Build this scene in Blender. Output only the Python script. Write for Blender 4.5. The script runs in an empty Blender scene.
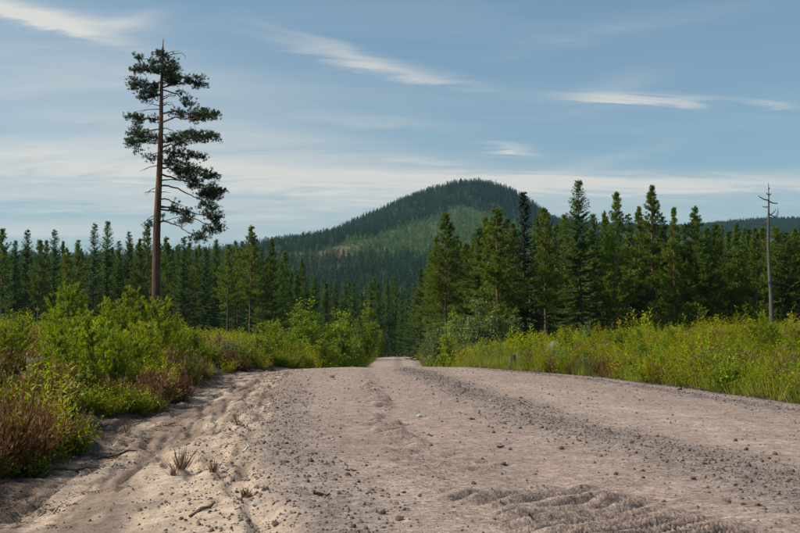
import bpy, bmesh, math, random
import numpy as np
R = math.radians
rng = np.random.default_rng(7)
random.seed(7)
scene = bpy.context.scene
COL = scene.collection

# ------------------------------------------------------------------ camera
CAM_H = 0.75
F = 1111.0                       # focal length in photograph pixels (50 mm on 36 mm, 800 px wide)
HOR = 345.0                      # horizon row in the photograph
cam = bpy.data.cameras.new('camera')
cam.lens = 50.0; cam.sensor_width = 36.0
cam.clip_start = 0.05; cam.clip_end = 12000
camo = bpy.data.objects.new('camera', cam); COL.objects.link(camo)
camo.location = (0, 0, CAM_H)
camo.rotation_euler = (R(90) + math.atan((HOR - 266.5) / F), 0, 0)
scene.camera = camo

# ------------------------------------------------------------------ sun + sky
SUN_AZ = -98.0                   # degrees from the view direction (+Y), negative = left
SUN_EL = 43.0
sun = bpy.data.lights.new('sun', 'SUN'); sun.energy = 3.8; sun.angle = R(0.6); sun.color = (1.0, 0.93, 0.82)
suno = bpy.data.objects.new('sun', sun); COL.objects.link(suno)
suno.location = (-60, 20, 60)
suno.rotation_euler = (R(90 - SUN_EL), 0, R(180 - SUN_AZ))

world = bpy.data.worlds.new('World'); scene.world = world; world.use_nodes = True
nt = world.node_tree; nt.nodes.clear()
def N(t, typ, **kw):
    n = t.nodes.new(typ)
    for k, v in kw.items(): setattr(n, k, v)
    return n
def math_node(t, op, a, b=None, c=None, clamp=False):
    n = t.nodes.new('ShaderNodeMath'); n.operation = op; n.use_clamp = clamp
    for i, s in enumerate((a, b, c)):
        if s is None: continue
        if isinstance(s, (int, float)): n.inputs[i].default_value = s
        else: t.links.new(s, n.inputs[i])
    return n.outputs[0]
def build_sky(t):
    sky = N(t, 'ShaderNodeTexSky', sky_type='NISHITA', sun_disc=False)
    sky.sun_elevation = R(SUN_EL); sky.sun_rotation = R(SUN_AZ)
    sky.air_density = 1.0; sky.dust_density = 1.6; sky.ozone_density = 1.2
    tc = N(t, 'ShaderNodeTexCoord')
    sep = N(t, 'ShaderNodeSeparateXYZ'); t.links.new(tc.outputs['Generated'], sep.inputs[0])
    X, Y, Z = sep.outputs
    az = math_node(t, 'ARCTAN2', X, Y)
    el = math_node(t, 'ARCSINE', Z)
    # streaky cirrus noise on a high flat layer
    zz = math_node(t, 'ADD', math_node(t, 'MAXIMUM', Z, 0.0), 0.10)
    px = math_node(t, 'DIVIDE', X, zz); py = math_node(t, 'DIVIDE', Y, zz)
    cmb = N(t, 'ShaderNodeCombineXYZ'); t.links.new(px, cmb.inputs[0]); t.links.new(py, cmb.inputs[1])
    def streak(rot, sx, sy, scale, detail, rough, dist):
        mp = N(t, 'ShaderNodeMapping'); mp.inputs['Rotation'].default_value = (0, 0, R(rot)); mp.inputs['Scale'].default_value = (sx, sy, 1)
        t.links.new(cmb.outputs[0], mp.inputs[0])
        nz = N(t, 'ShaderNodeTexNoise'); nz.inputs['Scale'].default_value = scale
        nz.inputs['Detail'].default_value = detail; nz.inputs['Roughness'].default_value = rough; nz.inputs['Distortion'].default_value = dist
        t.links.new(mp.outputs[0], nz.inputs[0]); return nz.outputs[0]
    n1 = streak(12, 0.35, 1.2, 1.1, 9, 0.62, 0.6)
    n2 = streak(-8, 0.8, 2.6, 2.2, 9, 0.66, 0.9)
    nn = math_node(t, 'ADD', math_node(t, 'MULTIPLY', n1, 0.6), math_node(t, 'MULTIPLY', n2, 0.4))
    nfac = math_node(t, 'MULTIPLY', math_node(t, 'SUBTRACT', nn, 0.30), 3.4, clamp=True)
    base = math_node(t, 'MULTIPLY', math_node(t, 'SUBTRACT', nn, 0.50), 1.6, clamp=True)
    total = math_node(t, 'MULTIPLY', base, 0.45)
    pit = R(0)
    # warp the direction a little so the wisps are not clean ellipses
    def centred(n, k): return math_node(t, 'MULTIPLY', math_node(t, 'SUBTRACT', n, 0.5), k)
    azw = math_node(t, 'ADD', az, centred(n1, 0.06)); elw = math_node(t, 'ADD', el, centred(n2, 0.035))
    wisps = [(22, 24, 85, 9, 5, 1.0), (55, 36, 60, 5, 10, .9), (135, 25, 30, 6, -12, .35), (372, 62, 85, 6, 11, .85), (330, 45, 50, 5, 18, .4),
             (504, 148, 26, 2.6, 7, 1.0), (40, 170, 250, 24, -1, 1.1), (300, 180, 200, 14, 3, .9), (40, 206, 190, 9, 2, .55), (20, 120, 190, 22, 4, .5),
             (650, 187, 270, 9, 2, .95), (540, 180, 90, 5, 3, .5), (625, 100, 48, 3.5, 6, .7), (622, 88, 40, 12, -14, .25), (690, 106, 50, 3, 4, .4),
             (110, 80, 190, 30, 6, .42), (430, 158, 40, 3, 6, .4), (385, 122, 70, 6, 5, .3), (780, 116, 20, 3.5, 8, .5), (250, 135, 150, 16, 8, .32),
             (30, 235, 260, 10, 0, .6), (400, 208, 420, 13, 1, .45), (610, 162, 70, 7, -12, .22), (640, 30, 110, 9, -6, .18)]
    for (cx, cy, hl, hw, tilt, st) in wisps:
        a0 = math.atan((cx - 400) / F); e0 = math.atan((HOR - cy) / F); c, s = math.cos(R(tilt)), math.sin(R(tilt))
        da = math_node(t, 'SUBTRACT', azw, a0); de = math_node(t, 'SUBTRACT', elw, e0)
        u = math_node(t, 'DIVIDE', math_node(t, 'SUBTRACT', math_node(t, 'MULTIPLY', da, c), math_node(t, 'MULTIPLY', de, s)), hl / F)
        v = math_node(t, 'DIVIDE', math_node(t, 'ADD', math_node(t, 'MULTIPLY', da, s), math_node(t, 'MULTIPLY', de, c)), hw / F)
        r2 = math_node(t, 'ADD', math_node(t, 'MULTIPLY', u, u), math_node(t, 'MULTIPLY', v, v))
        g = math_node(t, 'MULTIPLY', math_node(t, 'EXPONENT', math_node(t, 'MULTIPLY', r2, -0.8)), st)
        g = math_node(t, 'MULTIPLY', g, nfac)
        total = math_node(t, 'ADD', total, g)
    total = math_node(t, 'MINIMUM', total, 0.92)
    hs = N(t, 'ShaderNodeHueSaturation'); hs.inputs['Saturation'].default_value = 0.88; hs.inputs['Value'].default_value = 0.95
    t.links.new(sky.outputs[0], hs.inputs['Color'])
    mix = N(t, 'ShaderNodeMix', data_type='RGBA'); t.links.new(total, mix.inputs[0]); tin = N(t, 'ShaderNodeMix', data_type='RGBA', blend_type='MULTIPLY'); tin.inputs[0].default_value = 1; t.links.new(hs.outputs[0], tin.inputs[6]); tin.inputs[7].default_value = (.74, .885, .89, 1); t.links.new(tin.outputs[2], mix.inputs[6])
    mix.inputs[7].default_value = (5.5, 5.35, 4.9, 1)
    bg = N(t, 'ShaderNodeBackground'); bg.inputs['Strength'].default_value = 0.105
    t.links.new(mix.outputs[2], bg.inputs[0])
    out = N(t, 'ShaderNodeOutputWorld'); t.links.new(bg.outputs[0], out.inputs[0])
build_sky(nt)

vs = scene.view_settings
vs.view_transform = 'Standard'; vs.look = 'None'; vs.exposure = 0.4; vs.gamma = 1.0; vs.use_curve_mapping = False
cy = scene.cycles
cy.max_bounces = 7; cy.diffuse_bounces = 3; cy.glossy_bounces = 2; cy.transmission_bounces = 4; cy.transparent_max_bounces = 8
cy.volume_bounces = 0; cy.sample_clamp_indirect = 4.0
cy.use_denoising = True

# ------------------------------------------------------------------ helpers
def sstep(a, b, x):
    t = np.clip((x - a) / (b - a), 0, 1); return t * t * (3 - 2 * t)
def vnoise(x, y, seed=0):
    x = np.asarray(x, float); y = np.asarray(y, float)
    xi = np.floor(x); yi = np.floor(y); fx = x - xi; fy = y - yi
    fx = fx * fx * (3 - 2 * fx); fy = fy * fy * (3 - 2 * fy)
    def h(a, b):
        s = np.sin(a * 127.1 + b * 311.7 + seed * 74.7) * 43758.5453
        return s - np.floor(s)
    return (h(xi, yi) * (1 - fx) + h(xi + 1, yi) * fx) * (1 - fy) + (h(xi, yi + 1) * (1 - fx) + h(xi + 1, yi + 1) * fx) * fy
def fbm(x, y, seed=0, oct=4, rough=0.5):
    s = 0; a = 1; tot = 0
    for o in range(oct):
        s = s + a * vnoise(x * 2 ** o + o * 17.3, y * 2 ** o - o * 9.1, seed + o); tot += a; a *= rough
    return s / tot
def unit(v): return v / np.maximum(np.linalg.norm(v, axis=-1, keepdims=True), 1e-9)

class MB:
    """collects quads with a tint per vertex and links them as one mesh"""
    def __init__(s): s.v = []; s.f = []; s.t = []; s.n = 0
    def add(s, v, q, t):
        s.v.append(np.asarray(v, float)); s.f.append(np.asarray(q, int) + s.n)
        s.t.append(np.broadcast_to(np.asarray(t, float), (len(v),)).copy()); s.n += len(v)
    def leaves(s, P, D, Nn, L, W, tint, fold=0.0, mid=0.45):
        n = len(P); D = unit(D); side = unit(np.cross(D, Nn)); up = np.cross(side, D)
        L = np.broadcast_to(L, (n,))[:, None]; W = np.broadcast_to(W, (n,))[:, None]
        v = np.empty((n, 4, 3)); v[:, 0] = P
        v[:, 1] = P + D * L * mid + side * W * .5 + up * W * fold
        v[:, 2] = P + D * L
        v[:, 3] = P + D * L * mid - side * W * .5 + up * W * fold
        s.add(v.reshape(-1, 3), np.arange(4 * n).reshape(-1, 4), np.repeat(np.broadcast_to(tint, (n,)), 4))
    def tube(s, pts, rad, sides=5, tint=.5):
        pts = np.asarray(pts, float); k = len(pts); rad = np.broadcast_to(rad, (k,))
        d = unit(np.gradient(pts, axis=0)); ref = np.array([0, 0, 1.]) if abs(d[0, 2]) < .9 else np.array([1., 0, 0])
        a = unit(np.cross(d, ref)); b = np.cross(d, a)
        th = np.arange(sides) * 2 * math.pi / sides
        v = pts[:, None] + rad[:, None, None] * (a[:, None] * np.cos(th)[None, :, None] + b[:, None] * np.sin(th)[None, :, None])
        i = np.arange(k - 1)[:, None] * sides; j = np.arange(sides)[None]; j2 = (j + 1) % sides
        q = np.stack([i + j, i + j2, i + sides + j2, i + sides + j], -1).reshape(-1, 4)
        s.add(v.reshape(-1, 3), q, tint)
    def mesh(s, name, mat, smooth=False):
        v = np.concatenate(s.v); f = np.concatenate(s.f); t = np.concatenate(s.t)
        return np_mesh(name, v, f, mat, {'tint': t}, smooth)
def np_mesh(name, v, f, mat, attrs=None, smooth=False, col=None):
    m = bpy.data.meshes.new(name); n = len(v); k = len(f)
    m.vertices.add(n); m.vertices.foreach_set('co', np.ascontiguousarray(v, np.float32).ravel())
    m.loops.add(4 * k); m.loops.foreach_set('vertex_index', np.ascontiguousarray(f, np.int32).ravel())
    m.polygons.add(k); m.polygons.foreach_set('loop_start', np.arange(0, 4 * k, 4, dtype=np.int32))
    m.polygons.foreach_set('loop_total', np.full(k, 4, np.int32))
    if smooth: m.polygons.foreach_set('use_smooth', np.ones(k, bool))
    for an, av in (attrs or {}).items():
        at = m.attributes.new(an, 'FLOAT', 'POINT'); at.data.foreach_set('value', np.ascontiguousarray(av, np.float32))
    if col is not None:
        at = m.attributes.new('col', 'FLOAT_COLOR', 'POINT')
        at.data.foreach_set('color', np.ascontiguousarray(np.c_[col, np.ones(n)], np.float32).ravel())
    m.update(calc_edges=True); m.validate()
    m.materials.append(mat)
    return m
def obj(name, mesh, parent=None, loc=(0, 0, 0)):
    o = bpy.data.objects.new(name, mesh); COL.objects.link(o); o.location = loc
    if parent is not None: o.parent = parent
    return o
def tag(o, label, cat, group=None, kind=None):
    if label: o['label'] = label
    if cat: o['category'] = cat
    if group: o['group'] = group
    if kind: o['kind'] = kind
    return o
def struct(o): o['kind'] = 'structure'; return o

# ------------------------------------------------------------------ materials
def new_mat(name):
    m = bpy.data.materials.new(name); m.use_nodes = True; m.node_tree.nodes.clear(); return m, m.node_tree
def leaf_mat(name, ca, cb, cc=None, trans=.35, vary=.35, rough=.55, hue=.02):
    """ca dark leaf, cb light leaf, chosen by the tint of each leaf; each plant varies a little"""
    m, t = new_mat(name)
    at = N(t, 'ShaderNodeAttribute', attribute_name='tint')
    rp = N(t, 'ShaderNodeValToRGB'); e = rp.color_ramp.elements
    e[0].position = 0; e[0].color = (*ca, 1); e[1].position = 1 if cc is None else .75; e[1].color = (*cb, 1)
    if cc is not None: x = e.new(1.0); x.color = (*cc, 1)
    t.links.new(at.outputs['Fac'], rp.inputs[0])
    oi = N(t, 'ShaderNodeObjectInfo')
    hs = N(t, 'ShaderNodeHueSaturation')
    t.links.new(math_node(t, 'MULTIPLY_ADD', oi.outputs['Random'], vary, 1 - vary / 2), hs.inputs['Value'])
    r2 = math_node(t, 'FRACT', math_node(t, 'MULTIPLY', oi.outputs['Random'], 17.31))
    t.links.new(math_node(t, 'MULTIPLY_ADD', r2, hue * 2, .5 - hue), hs.inputs['Hue'])
    t.links.new(rp.outputs[0], hs.inputs['Color'])
    pb = N(t, 'ShaderNodeBsdfPrincipled'); pb.inputs['Roughness'].default_value = rough; pb.inputs['Specular IOR Level'].default_value = .25
    t.links.new(hs.outputs[0], pb.inputs['Base Color'])
    tr = N(t, 'ShaderNodeBsdfTranslucent')
    hy = N(t, 'ShaderNodeHueSaturation'); hy.inputs['Hue'].default_value = .485; hy.inputs['Saturation'].default_value = 1.08; hy.inputs['Value'].default_value = 1.25
    t.links.new(hs.outputs[0], hy.inputs['Color']); t.links.new(hy.outputs[0], tr.inputs[0])
    mx = N(t, 'ShaderNodeMixShader'); mx.inputs[0].default_value = trans
    t.links.new(pb.outputs[0], mx.inputs[1]); t.links.new(tr.outputs[0], mx.inputs[2])
    out = N(t, 'ShaderNodeOutputMaterial'); t.links.new(mx.outputs[0], out.inputs[0])
    return m
def bark_mat(name, lo, hi, z0, z1, scale=6, stretch=.25, bump=.6):
    m, t = new_mat(name)
    tc = N(t, 'ShaderNodeTexCoord')
    sp = N(t, 'ShaderNodeSeparateXYZ'); t.links.new(tc.outputs['Object'], sp.inputs[0])
    mr = N(t, 'ShaderNodeMapRange'); mr.inputs[1].default_value = z0; mr.inputs[2].default_value = z1
    t.links.new(sp.outputs[2], mr.inputs[0])
    mp = N(t, 'ShaderNodeMapping'); mp.inputs['Scale'].default_value = (1, 1, stretch); t.links.new(tc.outputs['Object'], mp.inputs[0])
    nz = N(t, 'ShaderNodeTexNoise'); nz.inputs['Scale'].default_value = scale; nz.inputs['Detail'].default_value = 6; t.links.new(mp.outputs[0], nz.inputs[0])
    mx = N(t, 'ShaderNodeMix', data_type='RGBA'); t.links.new(mr.outputs[0], mx.inputs[0]); mx.inputs[6].default_value = (*lo, 1); mx.inputs[7].default_value = (*hi, 1)
    hs = N(t, 'ShaderNodeHueSaturation'); t.links.new(mx.outputs[2], hs.inputs['Color'])
    t.links.new(math_node(t, 'MULTIPLY_ADD', nz.outputs[0], 1.9, .1), hs.inputs['Value'])
    pb = N(t, 'ShaderNodeBsdfPrincipled'); pb.inputs['Roughness'].default_value = .9; pb.inputs['Specular IOR Level'].default_value = .1
    t.links.new(hs.outputs[0], pb.inputs['Base Color'])
    bp = N(t, 'ShaderNodeBump'); bp.inputs['Strength'].default_value = bump; bp.inputs['Distance'].default_value = .04
    t.links.new(nz.outputs[0], bp.inputs['Height']); t.links.new(bp.outputs[0], pb.inputs['Normal'])
    out = N(t, 'ShaderNodeOutputMaterial'); t.links.new(pb.outputs[0], out.inputs[0])
    return m
def soil_mat(name, grain=60., fine=.35, bump=.5, bdist=.02, mottle=2.5, mot=.25, chips=0., chip_scale=55.):
    """base colour from the surface's own colour attribute, grain and mottling from noise"""
    m, t = new_mat(name)
    at = N(t, 'ShaderNodeAttribute', attribute_name='col')
    tc = N(t, 'ShaderNodeTexCoord')
    n1 = N(t, 'ShaderNodeTexNoise'); n1.inputs['Scale'].default_value = grain; n1.inputs['Detail'].default_value = 5; n1.inputs['Roughness'].default_value = .7
    n2 = N(t, 'ShaderNodeTexNoise'); n2.inputs['Scale'].default_value = mottle; n2.inputs['Detail'].default_value = 6
    vo = N(t, 'ShaderNodeTexVoronoi'); vo.inputs['Scale'].default_value = grain * .9
    for n in (n1, n2, vo): t.links.new(tc.outputs['Object'], n.inputs['Vector'])
    f = math_node(t, 'ADD', math_node(t, 'MULTIPLY_ADD', n1.outputs[0], fine * 2, 1 - fine), math_node(t, 'MULTIPLY_ADD', n2.outputs[0], mot * 2, -mot))
    if chips:      # small stones set in the surface, each with its own shade
        for cs, kk in ((chip_scale, 1.0), (chip_scale * .42, .7), (chip_scale * .16, .45)):
            vc = N(t, 'ShaderNodeTexVoronoi'); vc.inputs['Scale'].default_value = cs; t.links.new(tc.outputs['Object'], vc.inputs['Vector'])
            sc_ = N(t, 'ShaderNodeSeparateColor'); t.links.new(vc.outputs['Color'], sc_.inputs[0])
            sh = math_node(t, 'POWER', sc_.outputs[0], 1.6)
            f = math_node(t, 'MULTIPLY', f, math_node(t, 'MULTIPLY_ADD', math_node(t, 'SUBTRACT', sh, .385), -chips * kk, 1.0))
    hs = N(t, 'ShaderNodeHueSaturation'); t.links.new(at.outputs['Color'], hs.inputs['Color']); t.links.new(f, hs.inputs['Value'])
    pb = N(t, 'ShaderNodeBsdfPrincipled'); pb.inputs['Roughness'].default_value = .95; pb.inputs['Specular IOR Level'].default_value = .12
    t.links.new(hs.outputs[0], pb.inputs['Base Color'])
    hgt = math_node(t, 'ADD', n1.outputs[0], math_node(t, 'MULTIPLY', vo.outputs['Distance'], -.6))
    bp = N(t, 'ShaderNodeBump'); bp.inputs['Strength'].default_value = bump; bp.inputs['Distance'].default_value = bdist
    t.links.new(hgt, bp.inputs['Height']); t.links.new(bp.outputs[0], pb.inputs['Normal'])
    out = N(t, 'ShaderNodeOutputMaterial'); t.links.new(pb.outputs[0], out.inputs[0])
    return m
def rock_mat(name, ca, cb, scale=5., vary=.5):
    m, t = new_mat(name)
    tc = N(t, 'ShaderNodeTexCoord')
    nz = N(t, 'ShaderNodeTexNoise'); nz.inputs['Scale'].default_value = scale; nz.inputs['Detail'].default_value = 8; nz.inputs['Roughness'].default_value = .7
    t.links.new(tc.outputs['Object'], nz.inputs[0])
    rp = N(t, 'ShaderNodeValToRGB'); e = rp.color_ramp.elements; e[0].position = .3; e[0].color = (*ca, 1); e[1].position = .72; e[1].color = (*cb, 1)
    t.links.new(nz.outputs[0], rp.inputs[0])
    oi = N(t, 'ShaderNodeObjectInfo'); hs = N(t, 'ShaderNodeHueSaturation')
    t.links.new(math_node(t, 'MULTIPLY_ADD', oi.outputs['Random'], vary * 2, 1 - vary), hs.inputs['Value']); t.links.new(rp.outputs[0], hs.inputs['Color'])
    pb = N(t, 'ShaderNodeBsdfPrincipled'); pb.inputs['Roughness'].default_value = .85; pb.inputs['Specular IOR Level'].default_value = .25
    t.links.new(hs.outputs[0], pb.inputs['Base Color'])
    bp = N(t, 'ShaderNodeBump'); bp.inputs['Strength'].default_value = .4; bp.inputs['Distance'].default_value = .02
    t.links.new(nz.outputs[0], bp.inputs['Height']); t.links.new(bp.outputs[0], pb.inputs['Normal'])
    out = N(t, 'ShaderNodeOutputMaterial'); t.links.new(pb.outputs[0], out.inputs[0])
    return m

M_SPRUCE = leaf_mat('spruce_needles', (.040, .084, .014), (.102, .170, .022), trans=.34, vary=.4, hue=.015)
M_DARKSPRUCE = leaf_mat('dark_spruce_needles', (.010, .026, .012), (.022, .045, .016), trans=.15, vary=.2)
M_PINE = leaf_mat('pine_needles', (.058, .102, .012), (.148, .210, .020), trans=.36, vary=.4, hue=.015)
M_LONE = leaf_mat('old_pine_needles', (.018, .040, .014), (.050, .082, .022), cc=(.095, .115, .03), trans=.22, vary=.1)
M_CONE = leaf_mat('old_cones', (.16, .07, .05), (.30, .15, .11), trans=.1, vary=.1)
M_YPINE = leaf_mat('young_pine_needles', (.100, .150, .010), (.270, .325, .016), trans=.45, vary=.4)
M_BIRCH = leaf_mat('birch_leaves', (.095, .160, .014), (.235, .300, .024), cc=(.33, .36, .045), trans=.42, vary=.35)
M_SILVER = leaf_mat('willow_leaves', (.085, .140, .040), (.190, .250, .080), trans=.35, vary=.3)
M_HERB = leaf_mat('bilberry_leaves', (.095, .135, .008), (.285, .315, .012), cc=(.40, .37, .04), trans=.45, vary=.6, hue=.035)
M_HEATHER = leaf_mat('heather_twigs', (.075, .044, .014), (.185, .102, .036), cc=(.28, .150, .085), trans=.25, vary=.5, hue=.03)
M_GRASS = leaf_mat('grass_blades', (.150, .180, .018), (.34, .34, .05), trans=.40, vary=.4)
M_DEAD = leaf_mat('dead_grass', (.10, .062, .035), (.33, .24, .13), trans=.25, vary=.4)
M_LITTER = leaf_mat('dry_litter', (.040, .026, .018), (.13, .088, .058), cc=(.25, .19, .13), trans=.05, vary=.5)
M_FARCON = leaf_mat('far_conifer_needles', (.016, .050, .022), (.048, .100, .026), trans=.22, vary=.6, hue=.02)
M_FARYOUNG = leaf_mat('far_young_needles', (.060, .125, .030), (.120, .205, .042), trans=.3, vary=.5)
M_FARBIRCH = leaf_mat('far_birch_leaves', (.085, .125, .030), (.170, .195, .045), trans=.35, vary=.4)
M_BARKP = bark_mat('pine_bark', (.085, .060, .048), (.20, .105, .062), 3.0, 9.0)
M_BARKL = bark_mat('old_pine_bark', (.085, .055, .043), (.175, .085, .052), 4.0, 11.0, scale=5, bump=1.0)
M_BARKS = bark_mat('spruce_bark', (.085, .062, .050), (.10, .07, .05), 1, 10)
M_BARKB = bark_mat('twig_bark', (.10, .07, .05), (.12, .08, .055), 0, 2, scale=20)
M_GREYWOOD = bark_mat('weathered_wood', (.095, .09, .084), (.085, .082, .077), 0, 12, scale=7, stretch=.1)
M_STUMP = bark_mat('stump_wood', (.055, .046, .038), (.11, .096, .082), 0, .4, scale=16, stretch=.25)
M_ROAD = soil_mat('packed_gravel', grain=95, fine=.7, bump=.5, bdist=.012, mottle=2.2, mot=.34, chips=.62, chip_scale=75)
M_SAND = soil_mat('washed_sand', grain=75, fine=.5, bump=.5, bdist=.014, mottle=3.6, mot=.42, chips=.35, chip_scale=60)
M_GROUND = soil_mat('forest_soil', grain=14, fine=.5, bump=.8, bdist=.05, mottle=.6, mot=.3)
M_ROCK = rock_mat('grey_rock', (.09, .078, .072), (.21, .18, .165), 4)
M_ROCKPINK = rock_mat('pinkish_rock', (.09, .072, .066), (.22, .175, .155), 5, vary=.2)
M_PEBBLE = rock_mat('gravel_stones', (.115, .088, .074), (.25, .192, .160), 30, vary=.5)
M_PALE = rock_mat('pale_stone', (.30, .32, .32), (.45, .47, .46), 20, vary=.1)
M_DARKSTONE = rock_mat('dark_stone', (.07, .08, .08), (.15, .16, .155), 20, vary=.2)
M_CLOD = rock_mat('dark_earth', (.035, .026, .02), (.12, .09, .07), 9, vary=.2)

# ------------------------------------------------------------------ the lie of the land
def smooth_curve(xs, ys):
    """monotone-ish smooth interpolation of hand-set stations"""
    xs = np.array(xs, float); ys = np.array(ys, float)
    m = np.gradient(ys, xs)
    def f(x):
        x = np.clip(x, xs[0], xs[-1]); i = np.clip(np.searchsorted(xs, x) - 1, 0, len(xs) - 2)
        h = xs[i + 1] - xs[i]; t = (x - xs[i]) / h
        return (2*t**3-3*t**2+1)*ys[i] + (t**3-2*t**2+t)*h*m[i] + (-2*t**3+3*t**2)*ys[i+1] + (t**3-t**2)*h*m[i+1]
    return f
ROAD_Z = smooth_curve([-40, 0, 20, 33, 39, 46, 58, 72, 88, 105, 125, 150, 175, 200, 260], [0, 0, 0, 0, -.03, -.35, -1.4, -2.2, -2.0, -1.23, -1.0, -.87, -1.3, -2.3, -5])
ROAD_L = smooth_curve([-40, 0, 4.4, 8.8, 12.8, 20, 28, 36, 45, 60, 105, 150, 180, 200], [-.2, -.1, -.4, -1.07, -1.44, -2.15, -2.8, -3.0, -2.9, -2.75, -2.7, -2.45, -1.6, -.3])
ROAD_R = smooth_curve([-40, 0, 10, 14.4, 18.9, 26, 32, 38, 45, 60, 105, 150, 180, 200], [5.3, 5.3, 5.3, 5.2, 5.1, 4.7, 3.8, 2.7, 2.5, 2.4, 2.3, 2.55, 3.6, 5.0])
FOOT_L = smooth_curve([-40, 0, 5, 7.2, 11, 18, 26, 31, 36, 42, 60, 200], [-2.3, -2.2, -2.3, -2.55, -3.0, -3.7, -4.3, -4.5, -4.0, -3.6, -3.4, -3.2])
DITCH = smooth_curve([-40, 0, 8, 16, 24, 32, 40, 60, 200], [.24, .24, .22, .18, .10, .02, .02, .05, .05])
GRAV1 = smooth_curve([-40, 3, 5.7, 7.2, 9.8, 14, 24, 36, 60, 200], [2.6, 2.4, 2.1, 1.95, 1.5, 1.25, .75, .1, -.1, 0])
GRAV2 = smooth_curve([-40, 5, 12.4, 22, 30, 38, 60, 200], [4.5, 4.5, 4.45, 4.2, 3.4, 2.2, 1.9, 2])
CLEAT = smooth_curve([-40, 3, 5, 7.2, 9.25, 14, 21, 34, 200], [1.6, 1.35, .80, .34, 0., -.22, -.52, -1.0, -1.2])
ROAD_END = 196.0

# far hills: a smooth surface through surveyed points (photo column, photo row of bare ground, distance)
CP = [(-300, 346, 330), (0, 346, 300), (200, 346, 300), (400, 350, 300), (600, 346, 300), (800, 346, 300), (1200, 346, 320),
      (-200, 344, 520), (100, 342, 520), (300, 338, 520), (400, 338, 520), (560, 342, 520), (800, 342, 520), (1100, 342, 520),
      (-100, 318, 820), (150, 318, 820), (300, 303, 750), (400, 303, 750), (500, 308, 760), (700, 325, 820), (950, 325, 820),
      (300, 279, 950), (400, 279, 950), (480, 285, 950), (300, 263, 1100), (400, 260, 1120), (470, 262, 1120), (560, 280, 1100),
      (285, 252, 1230), (330, 240, 1340), (380, 228.5, 1480), (425, 214, 1620), (445, 197, 1720), (470, 186, 1800), (495, 187.5, 1810), (520, 198, 1830), (545, 216, 1850), (575, 238, 1850),
      (340, 249, 1230), (400, 240, 1300), (450, 240, 1280), (450, 219, 1520), (480, 222, 1520), (505, 240, 1400), (425, 222, 1500), (455, 207, 1655), (480, 205, 1680), (510, 214, 1680), (540, 226, 1700),
      (250, 258, 1200), (200, 261, 1200), (100, 262, 1250), (0, 262, 1300), (-200, 262, 1400),
      (620, 262, 1700), (680, 268, 1700), (800, 270, 1700), (1000, 272, 1700),
      (300, 268, 1700), (200, 275, 2000), (470, 215, 2200), (0, 282, 2400), (-200, 285, 2600), (470, 260, 2800), (250, 285, 2800),
      (690, 232, 2700), (740, 226, 2750), (800, 225, 2800), (880, 226, 2850), (1000, 235, 2900), (620, 240, 2700), (560, 246, 2700), (740, 262, 3500), (300, 300, 3800), (0, 310, 3800), (950, 280, 3700), (1200, 290, 3300)]
cpx = np.array([[(c[0] - 400) / F * c[2], c[2]] for c in CP]) / 500.
cpz = np.array([CAM_H + (HOR - c[1]) / F * c[2] for c in CP])
def tps_k(r2): return np.where(r2 > 1e-12, r2 * np.log(np.maximum(r2, 1e-12)), 0)
n_ = len(CP)
K = tps_k(((cpx[:, None] - cpx[None]) ** 2).sum(-1)) + np.eye(n_) * .004
Pm = np.c_[np.ones(n_), cpx]
A = np.zeros((n_ + 3, n_ + 3)); A[:n_, :n_] = K; A[:n_, n_:] = Pm; A[n_:, :n_] = Pm.T
SOL = np.linalg.solve(A, np.r_[cpz, 0, 0, 0])
def far_z(x, y):
    q = np.stack([x, y], -1) / 500.; shp = q.shape[:-1]; q = q.reshape(-1, 2); out = np.empty(len(q))
    for s in range(0, len(q), 20000):
        qq = q[s:s + 20000]
        out[s:s + 20000] = tps_k(((qq[:, None] - cpx[None]) ** 2).sum(-1)) @ SOL[:n_] + SOL[n_] + qq @ SOL[n_ + 1:]
    return out.reshape(shp)

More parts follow.
